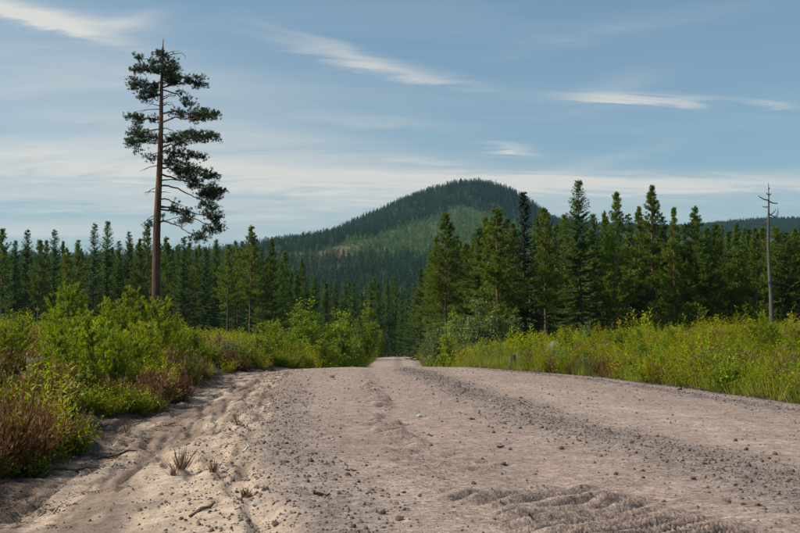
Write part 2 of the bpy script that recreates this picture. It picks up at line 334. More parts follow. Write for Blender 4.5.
def edges(x, y):
    """noisy borders of road, ditch and bank"""
    wob = (fbm(x * 0 + 3, y * 1.3, 5, 4) - .5)
    xl = ROAD_L(y) + .35 * wob + .16 * (fbm(x * 3, y * 2.2, 6, 3) - .5)
    xr = ROAD_R(y) + .45 * (fbm(x * 0 + 8, y * .9, 15, 4) - .5) + .25 * (fbm(x * 3, y * 3, 16, 3) - .5)
    xf = FOOT_L(y) + .9 * (fbm(x * 0 + 1, y * .55, 25, 4) - .5)
    return xl, xr, xf
def terrain(x, y, detail=True):
    x = np.asarray(x, float); y = np.asarray(y, float)
    zr = ROAD_Z(y); xl, xr, xf = edges(x, y)
    on_road_y = sstep(215, 190, y)
    w = np.maximum(xr - xl, .5); u = np.clip((x - xl) / w, 0, 1)
    z = zr + .05 * 4 * u * (1 - u) - .03
    # ditch
    dd = np.clip((xl - x) / np.maximum(xl - xf, .3), 0, 1.0)
    z = z - DITCH(y) * (np.sin(np.clip(dd * 1.15, 0, 1) * math.pi * .5) ** 1.2)
    # left bank
    s = np.maximum(xf - x, 0)
    k = sstep(2, 16, s)
    lip = .50 * sstep(-.1, 1.7 + .9 * vnoise(x * .9, y * .9, 31), s) + .32 * sstep(1.2, 9, s) + .15 * sstep(8, 30, s)
    lipy = 1 - .35 * sstep(35, 48, y) * (1 - k)
    z = z + lip * lipy + (DITCH(y) - 0.0) * k - zr * k * (1 - 0) * 1.0 + s * 0
    # right bank
    s = np.maximum(x - xr, 0); k = sstep(3, 22, s)
    z = z - .06 * sstep(0, .3, s) * sstep(1.2, .3, s) + .62 * sstep(.35, 6.5, s) + .12 * sstep(6, 14, s) - zr * k
    off = np.maximum(np.maximum(xl - x, x - xr), 0)
    bump = sstep(1.5, 5, off)
    z = z + bump * (.35 * (fbm(x * .33, y * .33, 41, 4) - .5) + .12 * (fbm(x * 1.3, y * 1.3, 43, 3) - .5))
    # beyond the bend the land passes into the far slopes
    if detail:
        z = z + surf_detail(x, y, xl, xr, xf)
    wf = sstep(170, 290, y)
    if np.any(wf > 0):
        z = np.where(wf > 0, z * (1 - wf) + wf * np.where(y > 160, far_z(x, np.maximum(y, 160)) + 1.5 * (fbm(x * .02, y * .02, 51, 4) - .5) * sstep(300, 600, y) * 6, 0), z)
    return z
def cleat_mask(x, y):
    c = CLEAT(y); hw = .20 + .40 * sstep(9.5, 5, y)
    m = sstep(hw, hw * .45, np.abs(x - c + .12 * (fbm(y * .9, x * 0, 71, 3) - .5)))
    return m * sstep(.30, .46, fbm(x * 1.6, y * .9, 72, 3)) * sstep(34, 22, y)
def grav_mask(x, y):
    wob = .35 * (fbm(y * .5, x * 0 + 4, 61, 3) - .5)
    g1 = np.exp(-((x - GRAV1(y) - wob) / .42) ** 2); g2 = np.exp(-((x - GRAV2(y) - wob) / .30) ** 2)
    xl = ROAD_L(y); g3 = np.exp(-((x - xl - .12) / .40) ** 2) * .9
    g4 = np.exp(-((x - ROAD_R(y) + .15) / .22) ** 2)
    return np.clip(np.maximum.reduce([g1, g2, g3 * .7 * sstep(34, 14, y), g4 * .8]), 0, 1)
def surf_detail(x, y, xl, xr, xf):
    near = sstep(90, 30, y)
    road = sstep(-.25, .15, x - xl) * sstep(-.25, .15, xr - x)
    d = np.zeros_like(x)
    cm = cleat_mask(x, y)
    wq = y - .95 * x + .22 * fbm(x * 1.4, y * .8, 74, 3)
    ph = 19 * np.log(np.maximum(wq - .6, .4)) * 2 * math.pi
    rip = (np.maximum(np.sin(ph), -.6) + .35 * np.sin(2.7 * ph + 1)) * (.15 + 1.3 * vnoise(x * 1.9 + y, y * 2.6, 75))
    d += cm * .034 * rip * (1 + .55 * sstep(7, 12, y))
    g = grav_mask(x, y)
    d += road * g * (.018 + .026 * (fbm(x * 9, y * 9, 62, 3) - .4))
    d += road * (.012 * (fbm(x * 1.1, y * .35, 63, 3) - .5) + .022 * (fbm(x * 6, y * 5, 64, 4, .6) - .5))
    # shallow ruts of the wheel tracks
    d -= road * .02 * np.exp(-((x - CLEAT(y) - .1) / .35) ** 2)
    # ditch: water-cut rills in the sand, running down the ditch
    dit = sstep(-.05, .25, xl - x) * sstep(-.5, .1, x - xf)
    a = x - FOOT_L(y)
    rill = 1 - np.abs(2 * fbm(a * 2.2, y * .30, 81, 5, .6) - 1)
    d += dit * (-.050 * sstep(.80, .97, rill) + .055 * (fbm(a * 5, y * .55, 83, 5, .6) - .5) + .030 * (fbm(x * 9, y * 7, 84, 4, .6) - .5))
    # bank face: crumbling earth
    face = sstep(-.35, .1, xf - x) * sstep(1.5, .8, xf - x)
    d += face * (.20 * (fbm(x * 2.2, y * 2.2, 86, 4) - .5) + .06 * (fbm(x * 8, y * 8, 87, 3) - .5))
    rface = sstep(.0, .2, x - xr) * sstep(.9, .4, x - xr)
    d += rface * .12 * (fbm(x * 4, y * 4, 88, 4) - .45)
    return d * near
def soil_colour(x, y):
    xl, xr, xf = edges(x, y)
    road = sstep(-.22, .12, x - xl) * sstep(-.1, .12, xr - x) * (y < ROAD_END)
    tan = np.array([.288, .213, .170]); grey = np.array([.212, .170, .146]); pale = np.array([.378, .292, .231])
    sand = np.array([.40, .305, .225]); damp = np.array([.165, .115, .085]); earth = np.array([.085, .058, .043]); humus = np.array([.060, .048, .026])
    g = np.clip(grav_mask(x, y) * 1.1 * (.55 + .9 * fbm(x * 2.2, y * .8, 65, 4)) - .08, 0, 1)[..., None]
    tr = np.clip(np.exp(-((x - (GRAV1(y) + 1.25)) / .65) ** 2) + .55 * np.exp(-((x - CLEAT(y) + .75) / .5) ** 2), 0, 1) * sstep(.3, .6, fbm(x * .9, y * .35, 66, 4))
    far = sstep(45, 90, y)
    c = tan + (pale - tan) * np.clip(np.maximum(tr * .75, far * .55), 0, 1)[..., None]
    c = c + (grey - c) * g
    cm = cleat_mask(x, y)[..., None] * .12
    c = c + (np.array([.15, .108, .088]) - c) * cm
    dn = sstep(.46, .62, fbm((x - FOOT_L(y)) * 4.5, y * .35, 82, 5))[..., None]
    ds = sand + (damp - sand) * dn * .75
    ds = ds + (np.array([.17, .128, .103]) - ds) * (sstep(.5, .68, fbm(x * 1.3, y * 1.1, 89, 4)) * .7)[..., None]
    c2 = ds
    fe = sstep(-.45, .15, xf - x + .35 * (fbm(x * 2, y * 2, 90, 3) - .5))[..., None]
    c2 = c2 + (earth - c2) * fe
    gr = sstep(.5, 1.2, xf - x)[..., None]
    c2 = c2 + (humus - c2) * gr
    rs = sstep(.1, .8, x - xr)[..., None]
    c3 = np.array([.12, .088, .07]) * (1 - rs) + humus * rs
    left = (x < .5 * (xl + xr))[..., None]
    other = np.where(left, c2, c3)
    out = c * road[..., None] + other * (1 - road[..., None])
    # far slopes: felled ground with rusty heath between dark forest
    fw = sstep(230, 330, y)[..., None]
    fg = np.array([.040, .060, .024]) * (1 + 0 * x[..., None])
    heath = sstep(.50, .60, fbm(x * .012, y * .006, 91, 4)) * sstep(930, 1010, y) * sstep(1330, 1180, y)
    fg = fg + (np.array([.22, .105, .085]) - fg) * (heath * .8)[..., None]
    clear = young_mask(x, y)
    fg = fg + (np.array([.070, .100, .036]) - fg) * (clear * (1 - heath) * .8)[..., None]
    return out * (1 - fw) + fg * fw
def young_mask(x, y):
    """planted clear-cut on the slope below the hilltop"""
    px = x / np.maximum(y, 1) * F + 400; 
    m = sstep(930, 1040, y + 120 * (fbm(x * .006, y * .006, 95, 3) - .5)) * sstep(1660, 1600, y + 50 * (fbm(x * .01, y * .01, 96, 3) - .5))
    ridge = 1230 + (x + 127) * 2.4
    m = m * sstep(10, -50, y - ridge + 60)
    return np.clip(m, 0, 1)

# ------------------------------------------------------------------ ground, road and ditch from one surface
def geo(a, b, r):
    n = int(math.ceil(math.log(b / a) / math.log(r))); return a * (b / a) ** (np.arange(n + 1) / n)
def grow(start, step, ratio, end):
    out = []; x = start
    while x < end: x += step; out.append(x); step *= ratio
    return np.array(out)
xs = np.arange(-4.7, 5.9, .026)
xs = np.r_[-grow(4.7, .05, 1.07, 3000)[::-1], xs, grow(xs[-1], .05, 1.07, 3200)]
ys = np.r_[np.linspace(-45, 2.2, 24), np.arange(2.4, 4.0, .1), geo(4.0, 62, 1.0052)]
split_y = ys[-1]
yfar = np.r_[split_y, grow(split_y, .9, 1.022, 4300)]
xfar = np.r_[xs[xs < -4.7], xs[(xs >= -4.7) & (xs <= 5.9)][::8], xs[xs > 5.9]]
def grid(xa, ya):
    X, Y = np.meshgrid(xa, ya); Z = terrain(X, Y)
    n, m = X.shape; i = np.arange(n - 1)[:, None] * m + np.arange(m - 1)[None]
    q = np.stack([i, i + 1, i + m + 1, i + m], -1).reshape(-1, 4)
    cx = (X[:-1, :-1] + X[1:, 1:]).ravel() / 2; cyy = (Y[:-1, :-1] + Y[1:, 1:]).ravel() / 2
    xl, xr, xf = edges(cx, cyy)
    cls = np.where((cx > xl) & (cx < xr) & (cyy < ROAD_END), 1, np.where((cx <= xl) & (cx > xf - .35) & (cyy < 44), 2, 0))
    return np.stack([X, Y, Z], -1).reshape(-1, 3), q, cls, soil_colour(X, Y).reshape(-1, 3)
G1 = grid(xs, ys); G2 = grid(xfar, yfar)
def region(c):
    vv, ff, cc, base = [], [], [], 0
    for v, q, cls, col in (G1, G2):
        f = q[cls == c]
        if not len(f): continue
        used, inv = np.unique(f, return_inverse=True)
        vv.append(v[used]); cc.append(col[used]); ff.append(inv.reshape(-1, 4) + base); base += len(used)
    return np.concatenate(vv), np.concatenate(ff), np.concatenate(cc)
for c, nm, mt in ((0, 'ground', M_GROUND), (1, 'gravel_road', M_ROAD), (2, 'sandy_ditch', M_SAND)):
    v, f, col = region(c)
    struct(obj(nm, np_mesh(nm, v, f, mt, col=col, smooth=True)))
def gz(x, y): return float(terrain(np.array([x]), np.array([y]))[0])
def at(px, d): return (px - 400) / F * d
def on_ground(px, py, lift=0.0):
    """where the sight line through a photo point meets the ground"""
    d = np.concatenate([np.linspace(4, 60, 1500), np.linspace(60, 200, 700)])
    z = CAM_H - (py - HOR) / F * d
    x = (px - 400) / F * d
    t = terrain(x, d) + lift
    i = np.argmax(t >= z)
    return float(x[i]), float(d[i])

# ------------------------------------------------------------------ plant shapes
def rnd(a, b, n=None): return rng.uniform(a, b, n)
def sphere_dirs(n, up=0.0):
    v = rng.normal(size=(n, 3)); v[:, 2] += up; return unit(v)
def trunk_pts(H, lean=.01, k=9):
    z = np.linspace(0, H, k); w = np.cumsum(rng.normal(0, lean * H / k, (k, 2)), 0) * np.linspace(0, 1, k)[:, None]
    return np.c_[w, z]
def axis_at(pts, z):
    return np.array([np.interp(z, pts[:, 2], pts[:, 0]), np.interp(z, pts[:, 2], pts[:, 1]), z])

def make_spruce(H=15., zlow=1.2, r=2.1, dens=1.0, leafw=.085, mat=None, droop=.3):
    tb, cb = MB(), MB(); ax = trunk_pts(H, .006)
    r0 = H * .0095 + .03
    tb.tube(ax, r0 * np.linspace(1, .05, len(ax)) ** .9, 8)
    z = zlow; gap = rnd(0, 6.28)
    while z < H - .15:
        t = (z - zlow) / (H - zlow)
        nb = int(rnd(4.5, 7.5)); lvl = rnd(.78, 1.1)
        for b in range(nb):
            az = rnd(0, 6.283)
            ln = (r * (1 - t) ** .85 * lvl * rnd(.62, 1.12) + .10) * (.72 + .28 * sstep(0, .12, t))
            rad = np.array([math.cos(az), math.sin(az), 0]); tan = np.array([-rad[1], rad[0], 0])
            inc = -droop * (1 - t) + .75 * t + rnd(-.12, .12); bend = .22 * (1 - t)
            k = max(4, int(ln / .125 * dens)); s = np.linspace(.08, 1, k)
            base = axis_at(ax, z + rnd(-.08, .08))
            P = base + rad * (ln * s)[:, None] + np.array([0, 0, 1]) * (ln * (inc * s + bend * (s * s - s) * 1.6 + .10 * s ** 3))[:, None]
            tb.tube(np.r_[base[None], P[[k // 2, k - 1]]], [.018 + .006 * ln, .010, .003], 3)
            for side in (-1, 1):
                D = rad * .62 + tan * side * rnd(.5, .95, (k, 1)) + np.array([0, 0, -1]) * rnd(.05, .45, (k, 1))
                L = (.12 + .30 * (1 - s) * min(1, ln)) * rnd(.7, 1.25, k) + .05
                cb.leaves(P + rng.normal(0, .02, (k, 3)), D, unit(np.array([0, 0, 1.]) + rng.normal(0, .4, (k, 3))), L, leafw * rnd(.8, 1.3, k) * (.6 + .4 * min(1, ln)), np.clip(.25 + .5 * s + rng.normal(0, .18, k), 0, 1), .15)
            D = rad * .7 + np.array([0, 0, -1.]) * rnd(-.2, .9, (k, 1)) + tan * rnd(-.3, .3, (k, 1))
            cb.leaves(P, D, unit(rng.normal(0, 1, (k, 3))), rnd(.16, .32, k), leafw * .9, np.clip(.15 + .5 * s + rng.normal(0, .15, k), 0, 1), .1)
        z += (.22 + .16 * (1 - t)) * rnd(.75, 1.25)
    n = 24; cb.leaves(axis_at(ax, H - .05) + np.c_[np.zeros((n, 2)), rnd(-.6, 0, n)], sphere_dirs(n, 1.5), sphere_dirs(n), .16, .05, .7)
    return tb, cb

def tuft(cb, C, D, n, L, W, tint, spread=.9):
    """a bottlebrush of needles round each shoot end"""
    m = len(C); Cc = np.repeat(C, n, 0); Dd = np.repeat(unit(D), n, 0)
    d = unit(Dd * 1.0 + sphere_dirs(m * n) * spread)
    P = Cc - Dd * rnd(0, .9, (m * n, 1)) * L
    cb.leaves(P, d, sphere_dirs(m * n), L * rnd(.7, 1.2, m * n), W, np.clip(np.repeat(tint, n) + rng.normal(0, .12, m * n), 0, 1), .05)

def make_pine(H=15., zlow=5., r=1.7, W=.062, dead=True, top_round=.55):
    tb, cb = MB(), MB(); ax = trunk_pts(H, .008)
    tb.tube(ax, (H * .0088 + .03) * np.linspace(1, .06, len(ax)) ** .8, 8)
    z = zlow
    if dead:
        for _ in range(16):
            zz = rnd(zlow * .35, zlow + 1); az = rnd(0, 6.28); ln = rnd(.3, 1.1)
            b = axis_at(ax, zz); e = b + np.array([math.cos(az), math.sin(az), rnd(-.3, .2)]) * ln
            tb.tube([b, (b + e) / 2 + [0, 0, .04], e], [.02, .012, .004], 3)
    while z < H - .2:
        t = (z - zlow) / (H - zlow)
        prof = (.55 + .45 * sstep(0, .18, t)) * (1 - t) ** top_round
        for b in range(int(rnd(5, 7.5))):
            az = rnd(0, 6.283); ln = r * prof * rnd(.5, 1.2) + .12
            rad = np.array([math.cos(az), math.sin(az), 0]); tan = np.array([-rad[1], rad[0], 0])
            inc = -.05 + .75 * t + rnd(-.15, .2)
            base = axis_at(ax, z + rnd(-.15, .15))
            def pos(s): return base + rad * (ln * s)[:, None] + np.array([0, 0, 1.]) * (ln * (inc * s + .22 * s * s))[:, None]
            sk = np.array([0, .5, 1.]); tb.tube(pos(sk), [.014 + .009 * ln, .010, .004], 3)
            k = max(5, int(ln * 10)); s = rnd(.15, 1.03, k) ** .8
            off = tan * rng.normal(0, .24, (k, 1)) * ln * .55 + np.array([0, 0, 1.]) * rng.normal(.03, .09, (k, 1))
            C = pos(s) + off
            D = rad * .6 + off * 1.2 + np.array([0, 0, .55])
            tuft(cb, C, D, 9, .24, W, np.clip(.35 + .35 * s + rng.normal(0, .15, k), 0, 1))
        z += (.34 + .10 * (1 - t)) * rnd(.8, 1.2)
    C = axis_at(ax, H - .1) + np.c_[rng.normal(0, .08, (8, 2)), rnd(-.35, .1, 8)]
    tuft(cb, C, np.tile([0, 0, 1.], (8, 1)), 10, .18, W, np.full(8, .7))
    return tb, cb

def make_broadleaf(H=3.2, r=1.1, nleaf=3800, L=.085, stems=5, tall=.5, sparse=1.0):
    """young birch, willow or alder: several stems, leaf clumps round the twigs"""
    tb, cb = MB(), MB()
    tips = []
    for s in range(stems):
        az = rnd(0, 6.283); sp = r * rnd(.05, .75); h = H * rnd(.62, 1.0) if s else H
        if s == 0: sp *= .15
        k = 7; tt = np.linspace(0, 1, k)
        p = np.c_[np.cos(az) * sp * tt ** 1.3, np.sin(az) * sp * tt ** 1.3, h * tt] + np.c_[rng.normal(0, .02 * H, (k, 2)) * tt[:, None], np.zeros(k)]
        tb.tube(p, (.006 + .009 * H) * np.linspace(1, .12, k), 5)
        nb = int(9 + 4 * H)
        for b in range(nb):
            t0 = rnd(.12, .97); q = np.array([np.interp(t0, tt, p[:, i]) for i in range(3)])
            a2 = rnd(0, 6.283); ln = r * (.62 * (1 - t0) + .14) * rnd(.6, 1.2)
            e = q + np.array([math.cos(a2), math.sin(a2), rnd(.25, 1.0)]) * ln
            tb.tube([q, (q + e) / 2 + [0, 0, .03 * ln], e], [.004 + .002 * H, .003 + .001 * H, .0015], 3)
            tips.append((q, e, ln))
    per = max(4, int(nleaf / len(tips)))
    for q, e, ln in tips:
        s = rnd(.2, 1.1, per)[:, None]
        P = q + (e - q) * s + rng.normal(0, .10 * ln + .5 * L, (per, 3))
        D = (e - q) / max(ln, .05) * .4 + sphere_dirs(per) + np.array([0, 0, -.25])
        hh = np.clip(P[:, 2] / H, 0, 1)
        cb.leaves(P, D, unit(sphere_dirs(per) * .8 + [0, 0, .8]), L * rnd(.7, 1.25, per), L * .68 * rnd(.8, 1.1, per), np.clip(.35 + rng.normal(0, .2, per) + .15 * hh, 0, 1), .18)
    return tb, cb

def make_youngpine(H=1.6, r=.6, W=.012, L=.075, n=16):
    tb, cb = MB(), MB(); ax = trunk_pts(H, .01, 6)
    tb.tube(ax, (.008 + .012 * H) * np.linspace(1, .15, 6), 6)
    z = .08 * H
    while z < H - .1:
        t = z / H
        for b in range(int(rnd(5, 8))):
            az = rnd(0, 6.283); ln = r * (1 - t) ** .8 * rnd(.7, 1.1) + .08
            rad = np.array([math.cos(az), math.sin(az), 0]); base = axis_at(ax, z + rnd(-.05, .05))
            inc = .25 + .5 * t + rnd(-.1, .2)
            def pos(s): return base + rad * (ln * s)[:, None] + np.array([0, 0, 1.]) * (ln * (inc * s + .4 * s * s))[:, None]
            tb.tube(pos(np.array([0, .5, 1.])), [.008, .006, .003], 3)
            k = max(3, int(ln / .05)); s = np.linspace(.2, 1.05, k)
            tan = np.array([-rad[1], rad[0], 0])
            C = pos(s) + tan * rng.normal(0, .12, (k, 1)) * ln + np.array([0, 0, 1.]) * rng.normal(0, .02, (k, 1))
            tuft(cb, C, rad * .5 + np.array([[0, 0, .8]]) + rng.normal(0, .3, (k, 3)), n, L, W, np.clip(.3 + .5 * s + rng.normal(0, .12, k), 0, 1), .8)
        z += .13 * H ** .5 * rnd(.8, 1.2)
    C = axis_at(ax, H - .02) + np.c_[np.zeros((7, 2)), np.linspace(-.28, 0.02, 7)]
    tuft(cb, C, np.tile([0, 0, 1.], (7, 1)), n, L, W, np.full(7, .85), .7)
    return tb, cb

def plant_kind(fn, trunk_mat, crown_mat, name, **kw):
    tb, cb = fn(**kw)
    return (tb.mesh(name + '_trunk', trunk_mat, True), cb.mesh(name + '_crown', crown_mat), kw['H'])
SPRUCE = [plant_kind(make_spruce, M_BARKS, M_SPRUCE, 'spruce', H=h, zlow=zl, r=r, droop=dr, leafw=.11) for h, zl, r, dr in ((15, .6, 2.9, .35), (15, 1.6, 2.5, .25), (15, .4, 3.2, .42), (15, 2.2, 2.3, .3), (15, 3.0, 2.7, .3))]
PINE = [plant_kind(make_pine, M_BARKP, M_PINE, 'pine', H=h, zlow=zl, r=r, top_round=tr) for h, zl, r, tr in ((15, 4.0, 2.8, 1.05), (15, 5.0, 2.6, .95), (15, 2.6, 2.9, 1.1), (15, 3.4, 2.6, 1.15), (15, 5.8, 2.6, .9), (15, 1.6, 3.0, 1.2))]
DARK = plant_kind(make_spruce, M_BARKS, M_DARKSPRUCE, 'dark_spruce', H=15., zlow=3.4, r=1.9, droop=.35, leafw=.12)
TALL = plant_kind(make_spruce, M_BARKS, M_SPRUCE, 'tall_spruce', H=16., zlow=.8, r=3.6, droop=.45, dens=1.25, leafw=.11)
BIRCH = [plant_kind(make_broadleaf, M_BARKB, M_BIRCH, 'birch', H=3.2, r=1.0, nleaf=4200, L=.095, stems=s) for s in (4, 6, 5)]
WILLOW = [plant_kind(make_broadleaf, M_BARKB, M_SILVER, 'willow', H=3.0, r=1.2, nleaf=4200, L=.09, stems=s) for s in (7, 6)]
SHRUB = [plant_kind(make_broadleaf, M_BARKB, M_BIRCH, 'small_birch', H=1.0, r=.5, nleaf=900, L=.052, stems=s) for s in (4, 6, 3, 5)]
WSHRUB = [plant_kind(make_broadleaf, M_BARKB, M_SILVER, 'small_willow', H=1.0, r=.6, nleaf=900, L=.05, stems=s) for s in (6, 5)]
YPINE = [plant_kind(make_youngpine, M_BARKB, M_YPINE, 'young_pine', H=h, r=r, W=.017, L=.085) for h, r in ((1.6, .68), (1.3, .6), (1.9, .72), (1.0, .5))]

def place(kind, name, parts, x, y, height, label, cat, group=None, rot=None, sx=1.0, sink=.06, tilt=0.0):
    tm, cm, h0 = kind; s = height / h0
    e = bpy.data.objects.new(name, None); COL.objects.link(e); e.empty_display_size = .3
    e.location = (x, y, gz(x, y) - sink); e.rotation_euler = (rnd(-tilt, tilt), rnd(-tilt, tilt), rnd(0, 6.283) if rot is None else rot); e.scale = (s * sx, s * sx, s)
    tag(e, label, cat, group)
    for nm, me in zip(parts, (tm, cm)): obj(nm, me, e)
    return e
TREE = ('trunk', 'crown'); SAP = ('stem', 'foliage')

# ------------------------------------------------------------------ the lone old pine
def lone_pine():
    d = 60.; sc = d / F
    x0 = at(155.2, d); zb = gz(x0, d)
    def zz(py): return CAM_H + (HOR - py) * sc - zb
    H = zz(33)
    cx = lambda py: (155.2 + (300 - py) * .0155 - 155.2) * sc
    tb, cb, cn = MB(), MB(), MB()
    zk = np.linspace(0, H, 22); pyk = HOR - (zk + zb - CAM_H) / sc
    ax = np.c_[cx(pyk) + .03 * np.sin(zk * .7), .05 * np.sin(zk * .5), zk]
    rad = np.interp(zk, [0, .4, 2, 6, 11, 14, H - .8, H], [.36, .27, .245, .215, .15, .105, .05, .015])
    tb.tube(ax, rad, 12)
    def pt(px, py, dep): return np.array([(px - 155.2) * sc, dep, zz(py)])
    limbs = [[(84, 0), (175, 79), (194, 77)], [(78, 0), (145, 80), (128, 79)], [(68, 0), (150, 66), (136, 64)], [(60, 0), (165, 57), (171, 52)], [(90, 0), (148, 93), (136, 91)], [(86, 0), (172, 89), (178, 94), (185, 101)],
             [(97, 0), (166, 94), (174, 94)], [(102, 0), (165, 102), (170, 101)], [(111, 0), (172, 108), (190, 110), (212, 112)], [(120, 0), (175, 117), (190, 120), (212, 119)], [(117, 0), (146, 115), (130, 119)], [(127, 0), (148, 126), (128, 128), (120, 134)],
             [(138, 0), (146, 138), (134, 142)], [(127, 0), (166, 126), (178, 132)], [(133, 0), (164, 131), (171, 133)], [(147, 0), (166, 144), (182, 144), (204, 143), (222, 143)], [(140, 0), (164, 140), (180, 136), (194, 134)], [(152, 0), (163, 148), (172, 151), (188, 153), (202, 155)],
             [(166, 0), (166, 165), (176, 172), (192, 178), (206, 184)], [(162, 0), (168, 161), (184, 166), (200, 173), (212, 175)], [(179, 0), (168, 178), (180, 180), (190, 184)], [(184, 0), (166, 184), (177, 187), (190, 194), (200, 199), (211, 206)],
             [(172, 0), (175, 176), (200, 186), (219, 188)], [(197, 0), (167, 198), (177, 203), (187, 206)], [(206, 0), (168, 205), (182, 208), (196, 212), (211, 214)], [(221, 0), (165, 220), (178, 225), (190, 233), (203, 238)], [(208, 0), (172, 209), (186, 214), (200, 220), (211, 226)],
             [(216, 0), (150, 219), (146, 222)], [(56, 0), (150, 58), (140, 56)], [(72, 0), (165, 70), (170, 66)], [(158, 0), (152, 157)], [(204, 0), (168, 207), (175, 206)]]
    LP = []
    for L in limbs:
        py0 = L[0][0]; reach = abs(L[-1][0] - 156); ang = float(np.clip(rng.normal(0, .38), -.65, .65))
        pts = [np.array([cx(py0), 0, zz(py0)])] + [pt(a, b, math.tan(ang) * abs(a - 156) * sc + rng.normal(0, .08)) for a, b in L[1:]]
        pts = np.array(pts); t = np.linspace(0, 1, len(pts)); tt = np.linspace(0, 1, 4 * len(pts))
        P = np.stack([np.interp(tt, t, pts[:, i]) for i in range(3)], -1)
        P[1:-1] = (P[:-2] + P[1:-1] * 2 + P[2:]) / 4; P[2:-1] += rng.normal(0, .022, P[2:-1].shape)
        tb.tube(P, np.linspace(.022 + .016 * (reach * sc) ** .7, .012, len(P)), 5); LP.append(P)
    allp = np.concatenate([p[2:] for p in LP])
    clumps = [(139, 56, 3, 6), (137, 65, 10, 5), (150, 63, 9, 8), (164, 57, 9, 8), (158, 53, 6, 5), (162, 68, 9, 7), (134, 79, 11, 6), (147, 81, 9, 6), (141, 91, 12, 5), (152, 91, 6, 5), (175, 76, 14, 6), (192, 76, 10, 7), (167, 72, 8, 7),
              (184, 93, 4, 3), (183, 99, 4, 3), (177, 87, 3, 2), (190, 100, 3, 2), (136, 119, 10, 6), (149, 115, 5, 4), (175, 109, 7, 4), (194, 111, 10, 6), (207, 111, 10, 6), (212, 119, 9, 4), (201, 118, 7, 3), (181, 115, 6, 3),
              (130, 126, 11, 6), (122, 134, 5, 3), (139, 137, 11, 6), (134, 144, 5, 4), (150, 135, 5, 7), (136, 149, 4, 2), (190, 135, 12, 5), (205, 141, 12, 6), (218, 144, 10, 4), (182, 141, 9, 6), (167, 134, 7, 4), (173, 150, 9, 6), (186, 152, 8, 5), (202, 154, 4, 5),
              (151, 156, 4, 4), (169, 161, 9, 5), (184, 165, 12, 7), (179, 171, 10, 5), (196, 172, 12, 7), (209, 174, 9, 5), (190, 178, 9, 6), (203, 182, 10, 7), (218, 188, 6, 3), (209, 189, 9, 5), (201, 192, 9, 5), (211, 196, 8, 4),
              (175, 206, 7, 6), (209, 206, 11, 5), (211, 214, 9, 7), (186, 214, 8, 6), (201, 210, 7, 5), (160, 215, 2, 2), (147, 222, 5, 3), (184, 221, 7, 3), (211, 225, 9, 6), (201, 238, 9, 4), (207, 234, 6, 4)]
    for (a, b, rx, ry) in clumps:
        c0 = pt(a, b, 0); dd = np.hypot(allp[:, 0] - c0[0], allp[:, 2] - c0[2]); c0[1] = allp[np.argmin(dd), 1] + rng.normal(0, .25)
        nsub = max(2, int(rx * ry / 4)); rxm, rym = rx * sc, ry * sc
        for _ in range(nsub):
            o = sphere_dirs(1)[0] * rnd(.25, 1.0) ** .5 * np.array([rxm, rxm * 1.15, rym]); q = c0 + o
            near = allp[np.argmin(((allp - q) ** 2).sum(1) + .4 * np.maximum(0, np.abs(allp[:, 0]) - abs(q[0])))]
            e = q; midp = (near + e) / 2 + [0, 0, -.04]
            tb.tube([near, midp, e], [.017, .012, .005], 3)
            m = 9; C = q + rng.normal(0, 1, (m, 3)) * [.15, .15, .075]
            out = unit(o * [1, 1, .5] + np.array([.15 * np.sign(a - 156), 0, .10]))
            tuft(cb, C, out + rng.normal(0, .35, (m, 3)) + [0, 0, .2], 12, .135, .028, np.clip(.30 + .25 * (o[2] / max(rym, .1)) + rng.normal(0, .2, m), 0, 1), 1.0)
    # dead stubs and a bent dead twig at the top
    for (py, reach, rise) in [(103, -20, 3), (106, -28, -3), (150, -14, -6), (163, -20, -7), (185, -15, -8), (191, -16, 0), (191, 12, 0), (212, -14, -10), (209, -4, 4), (243, 15, -8), (94, 18, 4), (101, 12, 2), (240, -3, -2), (222, 34, 8), (50, 18, 4)]:
        b = np.array([cx(py), 0, zz(py)]); e = b + np.array([reach * sc, rnd(-.2, .2), rise * sc])
        mid = (b + e) / 2 + [0, 0, .06]; tb.tube([b, mid, e], [.028, .018, .006], 4)
        if abs(reach) > 12:
            f = mid + np.array([reach * sc * .3, rnd(-.2, .2), -.25]); tb.tube([mid, (mid + f) / 2, f], [.012, .01, .004], 3)
    b = np.array([cx(52) + .6, 0, zz(49)]); tb.tube([[cx(54), 0, zz(53)], b, b + [.45, 0, .05], b + [.62, 0, -.12], b + [.66, .0, -.3]], [.025, .02, .016, .012, .005], 4)
    # ragged top
    for _ in range(26):
        zz0 = rnd(H - 1.2, H - .2); a = rnd(0, 6.28); b = axis_at(ax, zz0)
        C = b[None] + np.c_[rng.normal(0, .05, (2, 2)), rng.normal(0, .04, 2)]
        if zz0 < H - .55: tuft(cb, C, np.array([[math.cos(a), math.sin(a), .6]] * 2), 9, .10, .022, np.full(2, .35))
    # patch of old reddish cones on the left of the upper crown
    C = np.array([(130 - 155.2) * sc, -.35, zz(78)]) + rng.normal(0, [.20, .2, .13], (46, 3))
    cn.leaves(C, sphere_dirs(46, -.3), sphere_dirs(46), .14, .09, rnd(0, 1, 46), .3)
    e = bpy.data.objects.new('old_pine', None); COL.objects.link(e); e.location = (x0, d, zb - .05)
    tag(e, 'tall lone old pine with bare red-brown trunk and ragged one-sided crown against the sky', 'pine tree')
    obj('trunk', tb.mesh('old_pine_trunk', M_BARKL, True), e)
    cr = obj('crown', cb.mesh('old_pine_crown', M_LONE), e)
    c = obj('cones', cn.mesh('old_pine_cones', M_CONE), cr); c['label'] = 'patch of old reddish brown cones'; c['kind'] = 'stuff'
lone_pine()

